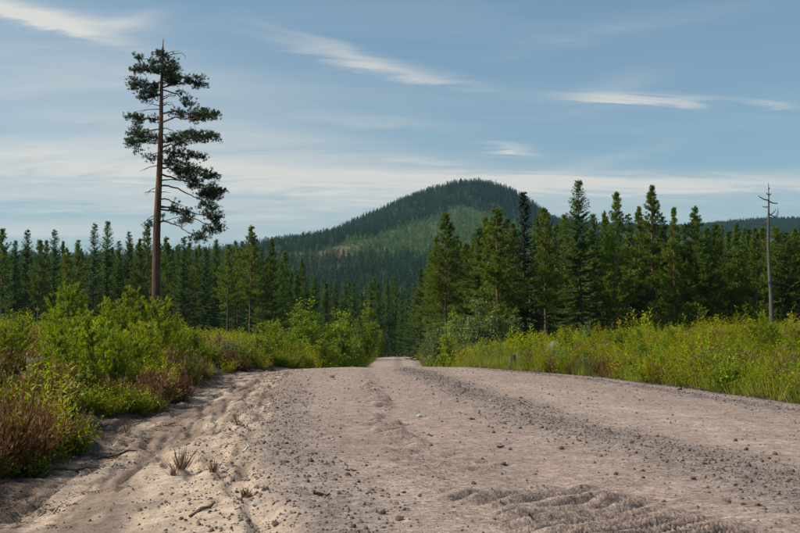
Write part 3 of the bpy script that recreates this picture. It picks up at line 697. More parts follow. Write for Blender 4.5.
# ------------------------------------------------------------------ dead trees
def snag(name, px, d, top, label, grey=M_GREYWOOD, thick=1.0, twigs=()):
    x = at(px, d); zb = gz(x, d); sc = d / F; H = CAM_H + (HOR - top) * sc - zb
    tb = MB(); bbs = []; z = np.linspace(0, H, 14); k = len(z)
    ax = np.c_[.04 * np.sin(z * .8), .04 * np.cos(z), z]
    tb.tube(ax, thick * np.interp(z, [0, .3, H * .8, H], [.21, .16, .07, .012]), 8)
    for (py, reach, rise, hook) in twigs:
        zz = CAM_H + (HOR - py) * sc - zb; b = axis_at(ax, zz); e = b + np.array([reach * sc, rnd(-.3, .3), rise * sc]); g = e + np.array([np.sign(reach) * abs(hook) * .3 * sc, 0, hook * sc])
        bb = MB(); bbs.append(bb); bb.tube([b, (b + e) / 2 + [0, 0, -.05], e, (e + g) / 2 + [np.sign(reach) * .06, 0, 0], g], [.045, .035, .028, .02, .008], 4)
    o = bpy.data.objects.new(name, None); COL.objects.link(o); o.location = (x, d, zb - .05)
    tag(o, label, 'dead tree'); obj('trunk', tb.mesh(name + '_trunk', grey, True), o); [obj('branch', q.mesh(name + '_branch', grey, True), o) for q in bbs]
snag('dead_tree', 770.5, 68., 181, 'tall dead grey tree snag with short hooked broken branches and no needles',
     twigs=[(199, -10, 3, 2), (200, 9, -2, 0), (212, 8, -3, 9), (214, 5, 3, 4), (205, -5, 0, 0), (193, 3, 1, 0), (193, -3, 1, 0), (219, -6, -4, 0), (216, 7, 0, 6), (226, 4, -3, 0), (236, -4, -2, 0), (260, 4, -3, 0), (280, -5, -2, 0), (298, 5, -4, 0), (187, 2, 1, 0)])
snag('dead_sapling', 530.5, 84., 226, 'thin bare grey dead spruce beside the narrow dark spruce', thick=.6,
     twigs=[(236 + 8 * i, (6 if i % 2 else -6) * (1 - .03 * i), -3 - (i % 3), 0) for i in range(12)] + [(241 + 9 * i, (-4 if i % 2 else 5), -3, 0) for i in range(9)])

# ------------------------------------------------------------------ forest edge trees
LG = 'forest behind the lone old pine'; RG = 'forest behind the dead snag'; VG = 'trees lining the far end of the road'
LAB = {('s', 'L'): ('dark green spruce in the front edge of the forest behind the lone old pine', LG + ', spruces'),
       ('p', 'L'): ('pine with reddish trunk in the front edge of the forest behind the lone old pine', LG + ', pines'),
       ('s', 'R'): ('dark green spruce in the front edge of the forest around the dead snag', RG + ', spruces'),
       ('p', 'R'): ('pine with bare lower trunk in the front edge of the forest around the dead snag', RG + ', pines'),
       ('s', 'V'): ('dark spruce in the shaded valley where the gravel road disappears', VG + ', spruces'),
       ('p', 'V'): ('pine in the valley where the gravel road disappears', VG + ', pines')}
DEEP = {('s', 'L'): 'spruce deeper inside the forest behind the lone old pine', ('p', 'L'): 'pine deeper inside the forest behind the lone old pine',
        ('s', 'R'): 'spruce deeper inside the forest behind the dead snag', ('p', 'R'): 'pine deeper inside the forest behind the dead snag',
        ('s', 'V'): 'spruce of the wood beyond the far end of the road', ('p', 'V'): 'pine of the wood beyond the far end of the road'}
def put_tree(side, k, px, d, top, label=None, var=None, sx=1.0, deep=False):
    x = at(px, d); zb = gz(x, d)
    h = CAM_H + (HOR - top) / F * d - zb
    kinds = SPRUCE if k == 's' else PINE
    kd = var if isinstance(var, tuple) else kinds[(var if var is not None else int(rnd(0, len(kinds))))]
    lab, grp = LAB[(k, side)]
    if label: lab, grp = label, None
    elif deep: lab = DEEP[(k, side)]; grp = lab
    return place(kd, 'spruce' if k == 's' else 'pine', TREE, x, d, h, lab, 'spruce tree' if k == 's' else 'pine tree', grp, sx=sx * min(1.25, max(.8, (14 / h) ** .5)), tilt=.012)
# trees with a look of their own
put_tree('R', 'p', 445.5, 96, 211, 'slender pine standing alone at the roadside with a bare dark lower trunk', PINE[4], sx=.95)
put_tree('R', 'p', 498, 80, 206, 'broad leafy pine with a thick bare red-brown trunk above the roadside willows', PINE[1], sx=1.25)
put_tree('R', 's', 523.5, 82, 190, 'narrow blackish spruce beside the thin dead grey spruce', DARK)
put_tree('R', 's', 581, 88, 178, 'tallest spruce of the forest edge with long drooping tiered branches', TALL, sx=1.05)
put_tree('R', 'p', 653, 92, 184, 'tall full-crowned pine rising above its neighbours in the forest around the dead snag', PINE[2], sx=1.1)
put_tree('L', 'p', 227.5, 118, 243, 'pine with a long bare orange trunk and small crown in front of dark spruces', PINE[4], sx=.95)
# front rows, set out by hand
left = [(2, 150, 228, 'p'), (14, 146, 240, 's'), (25, 152, 227, 's'), (38, 140, 240, 'p'), (53, 150, 228, 's'), (66, 148, 246, 'p'), (78, 155, 238, 's'), (92, 142, 221, 's'), (106, 150, 222, 's'),
        (117, 144, 240, 's'), (127, 150, 231, 's'), (139, 146, 238, 'p'), (147, 152, 222, 'p'), (165, 142, 236, 'p'), (172, 150, 250, 's'), (183, 138, 235, 's'), (194, 150, 248, 'p'), (205, 146, 246, 's'),
        (215, 152, 236, 's'), (238, 150, 246, 'p'), (250, 128, 223, 'p'), (262, 140, 246, 's'), (272, 128, 238, 'p'), (282, 135, 262, 's')]
for px, d, top, k in left: put_tree('L', k, px, d, top + rnd(-2, 2))
right = [(430, 118, 250, 's'), (420, 128, 268, 's'), (437, 112, 235, 'p'), (456, 104, 236, 's'), (468, 98, 240, 'p'), (478, 92, 226, 's'), (488, 94, 214, 'p'), (508, 98, 216, 's'), (514, 90, 224, 'p'), (538, 90, 216, 's'), (546, 84, 206, 'p'), (556, 94, 222, 's'),
         (566, 98, 214, 'p'), (596, 92, 214, 's'), (606, 96, 208, 'p'), (617, 88, 193, 'p'), (629, 94, 212, 's'), (641, 96, 206, 'p'), (664, 92, 216, 's'), (674, 90, 207, 'p'), (685, 95, 224, 's'),
         (697, 90, 206, 'p'), (708, 96, 226, 's'), (718, 90, 224, 'p'), (729, 94, 230, 's'), (738, 92, 223, 'p'), (749, 96, 232, 's'), (757, 90, 226, 'p'), (778, 94, 224, 'p'), (788, 90, 232, 's'), (797, 94, 226, 'p'), (806, 90, 222, 's'), (819, 92, 226, 'p')]
for px, d, top, k in right: put_tree('R', k, px, d, top + rnd(-2, 2))
# rows behind
for i in range(70):
    px = -60 + i * 5.2 + rnd(-3, 3); d = rnd(160, 250)
    put_tree('L', 's' if rnd(0, 1) < .6 else 'p', px, d, rnd(240, 262) + (10 if px > 255 else 0), deep=True)
for i in range(84):
    px = 440 + i * 5.1 + rnd(-3, 3); d = rnd(100, 165)
    put_tree('R', 's' if rnd(0, 1) < .55 else 'p', px, d, rnd(222, 250) + max(0, (470 - px) * .7), deep=True)
for i in range(26):
    put_tree('L', 's' if rnd(0, 1) < .6 else 'p', -210 + i * 6 + rnd(-3, 3), rnd(140, 240), rnd(232, 258), deep=True)
for i in range(20):
    put_tree('R', 's' if rnd(0, 1) < .55 else 'p', 868 + i * 6 + rnd(-3, 3), rnd(90, 160), rnd(222, 250), deep=True)
# the far end of the road: dark wood closing the view
val = [(296, 150, 276, 's'), (306, 165, 282, 's'), (316, 150, 272, 's'), (326, 170, 285, 's'), (336, 160, 280, 's'), (345, 175, 284, 's'), (354, 165, 278, 's'), (362, 185, 288, 's'), (370, 175, 280, 's'), (378, 190, 290, 's'),
       (388, 215, 296, 's'), (395, 225, 300, 's'), (402, 218, 298, 's'), (409, 210, 292, 's'), (415, 195, 284, 's'), (421, 175, 276, 'p'), (427, 150, 262, 'p'), (434, 138, 252, 's'), (383, 232, 300, 's'), (392, 240, 304, 's'), (399, 236, 306, 's'), (406, 244, 302, 's')]
for px, d, top, k in val: put_tree('V', k, px, d, top + rnd(-3, 3))
for i in range(34):
    px = rnd(284, 440); d = rnd(200, 300); put_tree('V', 's' if rnd(0, 1) < .8 else 'p', px, d, rnd(276, 304), deep=True)

# ------------------------------------------------------------------ young broadleaved trees beside the road
def bush(kind, name, px, d, top, label, cat, group=None, sx=1.0):
    x = at(px, d); zb = gz(x, d); h = (CAM_H + (HOR - top) / F * d - zb) * 1.08
    place(kind, name, TREE, x, d, max(.5, h), label, cat, group, sx=sx)
BL = 'young birch in the row of roadside thicket before the road crest'
for i, (px, d, top, sx) in enumerate([(303, 60, 306, 1.2), (313, 64, 305, 1.1), (294, 54, 322, 1.2), (322, 62, 312, 1.15), (333, 70, 315, 1.1), (342, 66, 317, 1.1), (350, 74, 330, 1), (326, 52, 335, 1.1), (286, 56, 338, 1.1), (309, 50, 338, 1.2), (338, 56, 342, 1.1)]):
    bush(BIRCH[i % 3], 'birch', px, d, top, 'young leafy birch in the thicket along the road crest', 'birch tree', 'birches in the roadside thicket', sx)
bush(BIRCH[1], 'birch', 370, 128, 304, 'slender pale green birch standing tallest where the road dips away', 'birch tree', None, .75)
for i, (px, d, top) in enumerate([(361, 98, 320), (378, 150, 327), (385, 186, 335), (367, 122, 336), (355, 84, 338), (372, 138, 344)]):
    bush((BIRCH + WILLOW)[(i * 2) % 5], 'birch', px, d, top, 'rounded young birch at the edge of the road dip', 'birch tree', 'birches at the road dip')
for i, (px, d, top, sx) in enumerate([(455, 78, 312, 1.0), (466, 72, 322, 1.1), (478, 70, 306, 1.0), (488, 74, 318, 1.0), (438, 92, 326, .9), (429, 100, 332, .9), (448, 70, 336, 1.1), (508, 70, 318, 1.0), (470, 60, 338, 1.2)]):
    bush(WILLOW[i % 2] if i % 3 else BIRCH[i % 3], 'willow', px, d, top, 'greyish green young willow in front of the slender roadside pine', 'willow tree', 'willows under the slender pine', sx)
bush(WILLOW[0], 'willow', 588, 46, 323, 'single bluish green willow bush below the tallest spruce', 'willow bush', None, .9)
bush(BIRCH[2], 'birch', 540, 40, 334, 'low broad birch bush beside the big grey boulder', 'birch bush', None, 1.2)

# ------------------------------------------------------------------ saplings on the banks
def sap(kind, name, px, py_or_d, top, label, cat, group=None, sx=1.0, d=None):
    d = py_or_d; x = at(px, d)
    if x < 0: x = min(x, float(edges(np.array([x]), np.array([d]))[2][0]) - .75)
    else: x = max(x, float(edges(np.array([x]), np.array([d]))[1][0]) + .4)
    zb = gz(x, d); h = (CAM_H + (HOR - top) / F * d - zb) * 1.08
    place(kind, name, SAP, x, d, max(.3, h), label, cat, group, sx=sx)
sap(YPINE[2], 'pine_sapling', 133, 24, 295, 'tallest bright green pine sapling in front of the lone old pine trunk', 'pine sapling')
sap(YPINE[0], 'pine_sapling', 155, 23, 305, 'bushy bright green pine sapling touching the tallest sapling', 'pine sapling')
sap(YPINE[0], 'pine_sapling', 68, 24, 291, 'bright green pine sapling standing beside the old cut stump', 'pine sapling')
PS = 'bright green pine sapling growing among heather on the high bank'
for i, (px, d, top) in enumerate([(22, 20, 320), (12, 17, 328), (60, 21, 308), (84, 22, 318), (98, 24, 322), (112, 25, 306), (119, 21, 328), (146, 20, 332), (168, 25, 322), (176, 28, 327), (185, 30, 330), (93, 17, 330), (140, 17, 336), (208, 30, 334), (6, 16, 328), (60, 15, 338), (75, 19, 322), (106, 18, 334), (126, 15, 352), (160, 19, 342)]):
    sap(YPINE[i % 4], 'pine_sapling', px, d, top, PS, 'pine sapling', 'pine saplings on the heather bank', sx=.88)
for i, (px, d, top) in enumerate([(262, 38, 325), (250, 34, 334), (272, 42, 331), (282, 44, 328), (240, 33, 340), (266, 33, 340), (293, 44, 336), (225, 32, 340), (276, 35, 346), (256, 30, 350)]):
    sap((SHRUB + WSHRUB)[i % 6], 'birch_sapling', px, d, top, 'leafy birch sapling on the green slope above the end of the ditch', 'birch sapling', 'birch saplings at the ditch end', sx=1.2)
sap(YPINE[3], 'spruce_sapling', 293, 40, 327, 'slim dark stemmed spruce sapling at the foot of the birch thicket', 'spruce sapling', None, .7)
sap(YPINE[2], 'pine_sapling', 760, 27, 316, 'tall yellow-green pine sapling cluster in front of the dead snag', 'pine sapling', None, .9)
sap(YPINE[0], 'pine_sapling', 752, 26, 326, 'shorter yellow-green pine sapling leaning on the cluster below the dead snag', 'pine sapling')
sap(YPINE[0], 'pine_sapling', 770, 28, 324, 'wide yellow-green pine sapling at the foot of the dead snag', 'pine sapling', None, 1.1)
for i, (px, d, top) in enumerate([(672, 30, 330), (728, 30, 332), (637, 32, 330), (700, 33, 336), (742, 28, 336), (797, 24, 330), (610, 36, 332), (622, 33, 334), (655, 34, 340), (780, 27, 334), (565, 38, 331), (690, 28, 344)]):
    sap(YPINE[i % 4], 'pine_sapling', px, d, top, 'yellow-green pine sapling on the grassy verge before the dark forest', 'pine sapling', 'pine saplings on the grassy verge')
for i, (px, d, top) in enumerate([(640, 27, 345), (700, 22, 352), (735, 19, 366), (750, 20, 360), (770, 18, 372), (612, 30, 350), (585, 30, 350), (560, 32, 348), (545, 34, 344), (530, 36, 345), (660, 24, 354), (685, 23, 360), (790, 17, 362), (575, 28, 356), (795, 20, 350), (715, 25, 348), (630, 25, 358), (500, 40, 340), (520, 38, 350), (490, 42, 346), (470, 44, 348), (480, 40, 354)]):
    sap((SHRUB + WSHRUB)[(i * 5) % 6], 'birch_sapling', px, d, top, 'knee-high leafy birch sapling among herbs on the grassy verge', 'birch sapling', 'birch saplings on the grassy verge', sx=1.15)
for i, (px, d, top) in enumerate([(97, 10.5, 395), (60, 9.5, 400), (25, 8.8, 420), (10, 8.2, 440), (85, 11.5, 400), (120, 12.5, 388), (140, 14, 378), (66, 11, 388), (170, 17, 365), (190, 20, 358), (75, 13, 372), (110, 15, 362), (16, 13, 372), (205, 25, 350), (150, 17, 358), (215, 28, 350), (5, 10, 400), (100, 13, 380)]):
    sap(SHRUB[i % 4], 'birch_sapling', px, d, top, 'small fresh green birch sapling at the crumbling edge above the ditch', 'birch sapling', 'birch saplings at the bank edge', sx=1.1)

# ------------------------------------------------------------------ scattered low vegetation (uncountable)
LIB = {}
def lib(coll, mb, mat, name):
    c = bpy.data.collections.get(coll) or bpy.data.collections.new(coll)
    o = bpy.data.objects.new(coll + '_' + name, mb.mesh(coll + '_' + name, mat)); c.objects.link(o); LIB[coll] = c
def lib_mesh(coll, me, name):
    c = bpy.data.collections.get(coll) or bpy.data.collections.new(coll)
    o = bpy.data.objects.new(coll + '_' + name, me); c.objects.link(o); LIB[coll] = c
def scatter(name, coll, pts, rot, scl, idx, label, cat):
    m = bpy.data.meshes.new(name); n = len(pts)
    m.vertices.add(n); m.vertices.foreach_set('co', np.ascontiguousarray(pts, np.float32).ravel())
    a = m.attributes.new('rot', 'FLOAT_VECTOR', 'POINT'); a.data.foreach_set('vector', np.ascontiguousarray(rot, np.float32).ravel())
    a = m.attributes.new('scl', 'FLOAT_VECTOR', 'POINT'); a.data.foreach_set('vector', np.ascontiguousarray(scl, np.float32).ravel())
    a = m.attributes.new('idx', 'INT', 'POINT'); a.data.foreach_set('value', np.ascontiguousarray(idx, np.int32))
    o = obj(name, m); tag(o, label, cat, kind='stuff')
    g = bpy.data.node_groups.new(name + '_scatter', 'GeometryNodeTree')
    g.interface.new_socket('Geometry', in_out='INPUT', socket_type='NodeSocketGeometry'); g.interface.new_socket('Geometry', in_out='OUTPUT', socket_type='NodeSocketGeometry')
    gi = g.nodes.new('NodeGroupInput'); go = g.nodes.new('NodeGroupOutput')
    ip = g.nodes.new('GeometryNodeInstanceOnPoints'); ci = g.nodes.new('GeometryNodeCollectionInfo')
    ci.inputs['Collection'].default_value = LIB[coll]; ci.inputs['Separate Children'].default_value = True; ci.inputs['Reset Children'].default_value = True
    def na(nm, ty):
        q = g.nodes.new('GeometryNodeInputNamedAttribute'); q.data_type = ty; q.inputs['Name'].default_value = nm
        return [s for s in q.outputs if s.enabled and s.name == 'Attribute'][0]
    g.links.new(gi.outputs[0], ip.inputs['Points']); g.links.new(ci.outputs[0], ip.inputs['Instance'])
    ip.inputs['Pick Instance'].default_value = True
    g.links.new(na('idx', 'INT'), ip.inputs['Instance Index']); g.links.new(na('rot', 'FLOAT_VECTOR'), ip.inputs['Rotation']); g.links.new(na('scl', 'FLOAT_VECTOR'), ip.inputs['Scale'])
    g.links.new(ip.outputs[0], go.inputs[0])
    md = o.modifiers.new('scatter', 'NODES'); md.node_group = g
    return o

# low plants: a leafy bilberry bush, a heather bush, a tall herb, a grass tuft
for v in range(4):
    b = MB(); ns = 46
    for _ in range(ns):
        a = rnd(0, 6.283); l = rnd(.14, .34); sp = rnd(.02, .26)
        p0 = np.array([math.cos(a), math.sin(a), 0]) * rnd(0, .12); e = p0 + np.array([math.cos(a) * sp, math.sin(a) * sp, l])
        b.tube([p0, (p0 + e) / 2 + [0, 0, .02], e], [.004, .003, .0015], 3, .1)
        k = 15; s = rnd(.25, 1.05, k)[:, None]
        b.leaves(p0 + (e - p0) * s + rng.normal(0, .018, (k, 3)), sphere_dirs(k, .3) + (e - p0), unit(sphere_dirs(k) * .7 + [0, 0, .8]), rnd(.020, .038, k), rnd(.012, .021, k), np.clip(.3 + .35 * s[:, 0] + rng.normal(0, .2, k), 0, 1), .2)
    lib('bilberry', b, M_HERB, 'abcd'[v])
for v in range(4):
    b = MB(); ns = 80
    for _ in range(ns):
        a = rnd(0, 6.283); l = rnd(.16, .36); sp = rnd(.02, .22)
        p0 = np.array([math.cos(a), math.sin(a), 0]) * rnd(0, .14); e = p0 + np.array([math.cos(a) * sp, math.sin(a) * sp, l])
        b.leaves(np.array([p0]), np.array([e - p0]), sphere_dirs(1), l * 1.05, .012, .15)
        k = 9; s = rnd(.3, 1.05, k)[:, None]
        b.leaves(p0 + (e - p0) * s + rng.normal(0, .006, (k, 3)), unit(e - p0) + sphere_dirs(k) * .55, sphere_dirs(k), rnd(.03, .06, k), rnd(.007, .013, k), np.clip(.2 + .55 * s[:, 0] + rng.normal(0, .2, k), 0, 1), .1)
    lib('heather', b, M_HEATHER, 'abcd'[v])
for v in range(4):
    b = MB()
    for _ in range(7):
        a = rnd(0, 6.283); l = rnd(.28, .62); sp = rnd(.02, .16)
        p0 = np.array([math.cos(a), math.sin(a), 0]) * rnd(0, .14); e = p0 + np.array([math.cos(a) * sp, math.sin(a) * sp, l])
        b.tube([p0, (p0 + e) / 2 + [0, 0, .02], e], [.005, .004, .002], 3, .3)
        k = 30; s = np.linspace(.12, 1.02, k)[:, None]; th = np.arange(k) * 2.4
        D = np.c_[np.cos(th), np.sin(th), rnd(.1, .8, k)]
        b.leaves(p0 + (e - p0) * s, D, unit(np.c_[np.zeros((k, 2)), np.ones(k)] + sphere_dirs(k) * .3), (.035 + .06 * np.sin(s[:, 0] * 2.6)) * rnd(.8, 1.2, k), rnd(.014, .024, k), np.clip(.35 + .4 * s[:, 0] + rng.normal(0, .14, k), 0, 1), .2)
    lib('herb', b, M_HERB, 'abcd'[v])
for v in range(3):
    b = MB(); n = 60; a = rnd(0, 6.283, n); P = np.c_[np.cos(a), np.sin(a), np.zeros(n)] * rnd(0, .10, n)[:, None]
    D = np.c_[np.cos(a) * .4, np.sin(a) * .4, np.ones(n)] + rng.normal(0, .18, (n, 3))
    b.leaves(P, D, sphere_dirs(n), rnd(.15, .42, n), rnd(.005, .010, n), rnd(0, 1, n), .0, .3)
    lib('grass', b, M_GRASS, 'abc'[v])
def veg_points(n, x0, x1, y0, y1, keep, power=1.0):
    """random spots, denser towards the road's near end where plants show largest"""
    u = rnd(0, 1, n); y = y0 * (y1 / y0) ** u; x = x0 + (x1 - x0) * rnd(0, 1, n)
    x = np.where(x0 < 0, -(abs(x1)) - (abs(x0) - abs(x1)) * rnd(0, 1, n) ** power, x1 - (x1 - x0) * (1 - rnd(0, 1, n) ** power)) if True else x
    m = keep(x, y); return x[m], y[m]
def spread(name, coll, nvar, n, box, keep, smin, smax, label, cat, power=1.0, tilt=.15, hz=1.0, sink=.02):
    x, y = veg_points(n, *box, keep, power)
    z = terrain(x, y); k = len(x)
    s = rnd(smin, smax, k) * (.62 + .75 * fbm(x * 1.1, y * 1.1, 121, 3)) * rng.choice([.7, 1, 1, 1.3], k) * np.where(x < 0, .86 - .14 * sstep(12, 7, y), 1) * (1 + .25 * sstep(20, 60, y) + .5 * sstep(60, 160, y))
    return np.c_[x, y, z - sink], np.c_[rng.normal(0, tilt, (k, 2)), rnd(0, 6.283, k)], np.c_[s, s, s * hz * rnd(.8, 1.25, k)], rng.integers(0, nvar, k)
def joined(name, coll, parts, label, cat):
    scatter(name, coll, *[np.concatenate([p[i] for p in parts]) for i in range(4)], label, cat)
def patch(x, y, f, seed): return fbm(x * f, y * f, seed, 4)
def hea(x, y):   # how much heather grows here
    xl, xr, xf = edges(x, y)
    left = np.where(x < 0, .055 + .09 * sstep(1.0, 3.0, xf - x) * sstep(34, 22, y) * sstep(-.20, -.30, x / y) , -.04 + .09 * sstep(3.5, 6, x - xr))
    return patch(x, y, .85, 101) + left + rng.normal(0, .055, x.shape)
kl = lambda off: (lambda x, y: (edges(x, y)[2] - x > off))
kr = lambda off: (lambda x, y: (x - edges(x, y)[1] > off))
LB = (-26, -2.2, 4.5, 46); RB = (2.4, 30, 9, 50)
kL = lambda x, y: ~((np.abs(x - at(42, 15)) < .6) & (y > 11.5) & (y < 16.3)) & kl(-.55 + 1.7 * patch(x, y, .8, 111))(x, y)
kR = lambda x, y: ~(((x - at(512, 38.5)) / .8) ** 2 + ((y - 38) / 3.2) ** 2 < 1) & kr(.25 + .5 * patch(x, y, 1.2, 112))(x, y)
joined('bilberry_shrubs', 'bilberry', [
    spread('', '', 4, 15000, LB, lambda x, y: kL(x, y) & (hea(x, y) < .54) & (patch(x, y, 1.7, 131) > .34), .65, 1.35, '', '', power=1.5),
    spread('', '', 4, 12000, RB, lambda x, y: kR(x, y) & (hea(x, y) < .53), .7, 1.25, '', '', power=1.3)], 'knee-high green bilberry shrubs covering both road banks', 'shrubs')
joined('heather', 'heather', [
    spread('', '', 4, 17000, LB, lambda x, y: kL(x, y) & (hea(x, y) > .50) & (patch(x, y, 1.7, 132) > .34), .65, 1.3, '', '', power=1.5),
    spread('', '', 4, 9000, RB, lambda x, y: kR(x, y) & (hea(x, y) > .50), .7, 1.2, '', '', power=1.2)], 'rusty brown heather in patches over the road banks', 'heather')
joined('tall_herbs', 'herb', [
    spread('', '', 4, 3600, LB, lambda x, y: kL(x, y) & (patch(x, y, .8, 103) > .46), .5, 1.1, '', '', power=1.4),
    spread('', '', 4, 9000, RB, lambda x, y: kR(x, y) & (patch(x, y, .5, 104) > .40), .55, 1.05, '', '', power=1.7),
    spread('', '', 4, 2600, (-16, -2.6, 40, 110), kl(.3), .9, 1.6, '', '', power=1.6),
    spread('', '', 4, 2600, (2.2, 22, 42, 120), kr(.3), .9, 1.6, '', '', power=1.6)], 'upright leafy yellow-green herbs on the road verges', 'herbs')
joined('grass', 'grass', [
    spread('', '', 3, 1500, LB, lambda x, y: kl(.2)(x, y) & (patch(x, y, .9, 105) > .55), .6, 1.1, '', '', power=1.5),
    spread('', '', 3, 5500, RB, lambda x, y: kr(.1)(x, y) & (patch(x, y, .7, 106) > .45), .6, 1.1, '', '', power=1.8),
    spread('', '', 3, 3000, (2.2, 12, 38, 150), kr(.1), 1.0, 1.7, '', '', power=2.2),
    spread('', '', 3, 2500, (-12, -2.5, 38, 150), kl(.1), 1.0, 1.7, '', '', power=2.2)], 'pale yellow-green grass along the road edges', 'grass')
# twigs, roots and torn turf at the foot of the banks
for v in range(4):
    b = MB()
    for _ in range(7):
        a = rnd(0, 6.283); l = rnd(.05, .22); p = np.r_[rng.normal(0, .06, 2), rnd(0, .02)]; e = p + np.array([math.cos(a) * l, math.sin(a) * l, rnd(-.01, .05)])
        b.tube([p, (p + e) / 2 + rng.normal(0, .012, 3), e], [.004, .0035, .0015], 3, rnd(0, .6))
    n = 26; b.leaves(np.c_[rng.normal(0, .09, (n, 2)), rnd(0, .02, n)], sphere_dirs(n) * [1, 1, .4], sphere_dirs(n), rnd(.02, .06, n), rnd(.004, .012, n), rnd(0, .7, n), .1)
    lib('litter', b, M_LITTER, 'abcd'[v])
def near_foot(x, y):
    xl, xr, xf = edges(x, y); q = xf - x
    return (rnd(0, 1, x.shape) < np.where(q > 0, sstep(1.6, .6, q), sstep(.8, 0, -q) * .45 + .012)) & (x < xl)
joined('plant_litter', 'litter', [
    spread('', '', 4, 9000, (-8, -.5, 4.4, 42), near_foot, .3, .75, '', '', tilt=.25, sink=-.004),
    spread('', '', 4, 3500, (2.4, 9, 9, 42), lambda x, y: (x - edges(x, y)[1] > -.15) & (x - edges(x, y)[1] < .7), .4, .8, '', '', tilt=.25, sink=-.004)], 'dry twigs, roots and torn turf littering the foot of the banks', 'litter')
# low growth of the ground further off, up to and under the forest edge
joined('forest_undergrowth', 'bilberry', [
    spread('', '', 4, 5200, (-60, -3, 45, 175), kl(.6), 1.6, 2.8, '', '', power=1.0, hz=.8),
    spread('', '', 4, 5200, (3, 50, 45, 130), kr(.6), 1.4, 2.4, '', '', power=1.0, hz=.8)], 'green undergrowth spreading to the foot of the forest', 'undergrowth')

# ------------------------------------------------------------------ far forest on the slopes
def far_conifer(H, r, nl, n, mat, name, base=.08):
    b = MB(); b.tube([[0, 0, 0], [0, 0, H * .5], [0, 0, H]], [H * .011, H * .007, .01], 4, .0)
    z = rnd(base, 1, n) ** 1.0; a = rnd(0, 6.283, n); rr = r * (1 - z) ** .8 * rnd(.15, .9, n)
    P = np.c_[np.cos(a) * rr, np.sin(a) * rr, H * z]; D = np.c_[np.cos(a), np.sin(a), rnd(-.7, .3, n)]
    b.leaves(P, D, unit(np.c_[np.cos(a) * .3, np.sin(a) * .3, np.ones(n)] + sphere_dirs(n) * .5), (.35 + r * .55 * (1 - z)) * rnd(.8, 1.2, n), nl * rnd(.7, 1.2, n), np.clip(.2 + .5 * z + rng.normal(0, .2, n), 0, 1), .1)
    n2 = 14; b.leaves(np.c_[np.zeros((n2, 2)), H * rnd(.88, .98, n2)], sphere_dirs(n2, 1.0), sphere_dirs(n2), .7, .25, .6)
    lib('far_trees', b, mat, name)
far_conifer(13, 3.0, 1.1, 170, M_FARCON, 'a'); far_conifer(12, 2.7, 1.0, 150, M_FARCON, 'b'); far_conifer(14, 3.0, 1.1, 160, M_FARCON, 'c', .25)
far_conifer(4.5, 1.4, .55, 60, M_FARYOUNG, 'd'); far_conifer(5.5, 1.5, .6, 70, M_FARYOUNG, 'e', .05)
b = MB(); b.tube([[0, 0, 0], [0, 0, 5], [0, 0, 10]], [.12, .08, .02], 4, 0); n = 170; P = sphere_dirs(n) * rnd(.5, 1, (n, 1)) * [2.0, 2.0, 4.2] + [0, 0, 6.2]
b.leaves(P, sphere_dirs(n), sphere_dirs(n), .9, .6, rnd(0, 1, n), .1); lib('far_trees', b, M_FARBIRCH, 'f')
def far_forest():
    P, RT, S, I = [], [], [], []
    def add(x, y, i, s):
        k = len(x); P.append(np.c_[x, y, terrain(x, y) - .2]); RT.append(np.c_[np.zeros((k, 2)), rnd(0, 6.283, k)]); S.append(np.c_[s * .95, s * .95, s]); I.append(i)
    # valley floor and lower slope
    n = 19000; y = rnd(270, 1120, n); x = y * rnd(-.62, .55, n)
    keep = rnd(0, 1, n) < .35 + .65 * sstep(330, 600, y) ; x, y = x[keep], y[keep]
    add(x, y, rng.choice([0, 1, 2, 5], len(x), p=[.36, .32, .24, .08]), rnd(.7, 1.15, len(x)))
    # main slope, ridge and dome
    n = 60000; y = rnd(1000, 2000, n); x = y * rnd(-.58, .32, n)
    ym = young_mask(x, y); u = rnd(0, 1, n)
    heath = sstep(.50, .60, fbm(x * .012, y * .006, 91, 4)) * sstep(930, 1010, y) * sstep(1330, 1180, y)
    young = ym > rnd(.2, .8, n)
    px = x / y * F + 400
    keep = np.where(young, u < .85, u < .80) & ~((heath > .4) & (rnd(0, 1, n) < .72))
    keep &= ~((px < 270) & (u > .4))
    idx = np.where(young, rng.choice([3, 4, 5, 2], n, p=[.48, .41, .09, .02]), rng.choice([0, 1, 2, 5], n, p=[.40, .34, .18, .08]))
    s = np.where(young & (idx < 5) & (idx != 2), rnd(.7, 1.3, n), rnd(.65, 1.1, n) * np.where(young, .8, 1))
    # tall seed trees left standing along the left ridge
    add(x[keep], y[keep], idx[keep], s[keep])
    n = 46; pxs = rnd(268, 330, n); y = 1235 + (pxs - 285) * 2.5 + rnd(-25, 15, n); x = (pxs - 400) / F * y
    add(x, y, rng.choice([2, 5], n), rnd(.8, 1.2, n))
    # distant hill on the right
    n = 26000; y = rnd(2200, 3000, n); x = y * rnd(.08, .62, n)
    add(x, y, rng.choice([0, 1, 2, 5], n, p=[.42, .36, .18, .04]), rnd(.9, 1.4, n))
    scatter('far_forest', 'far_trees', np.concatenate(P), np.concatenate(RT), np.concatenate(S), np.concatenate(I), 'dense conifer forest covering the round hill and the slopes below', 'forest')
far_forest()

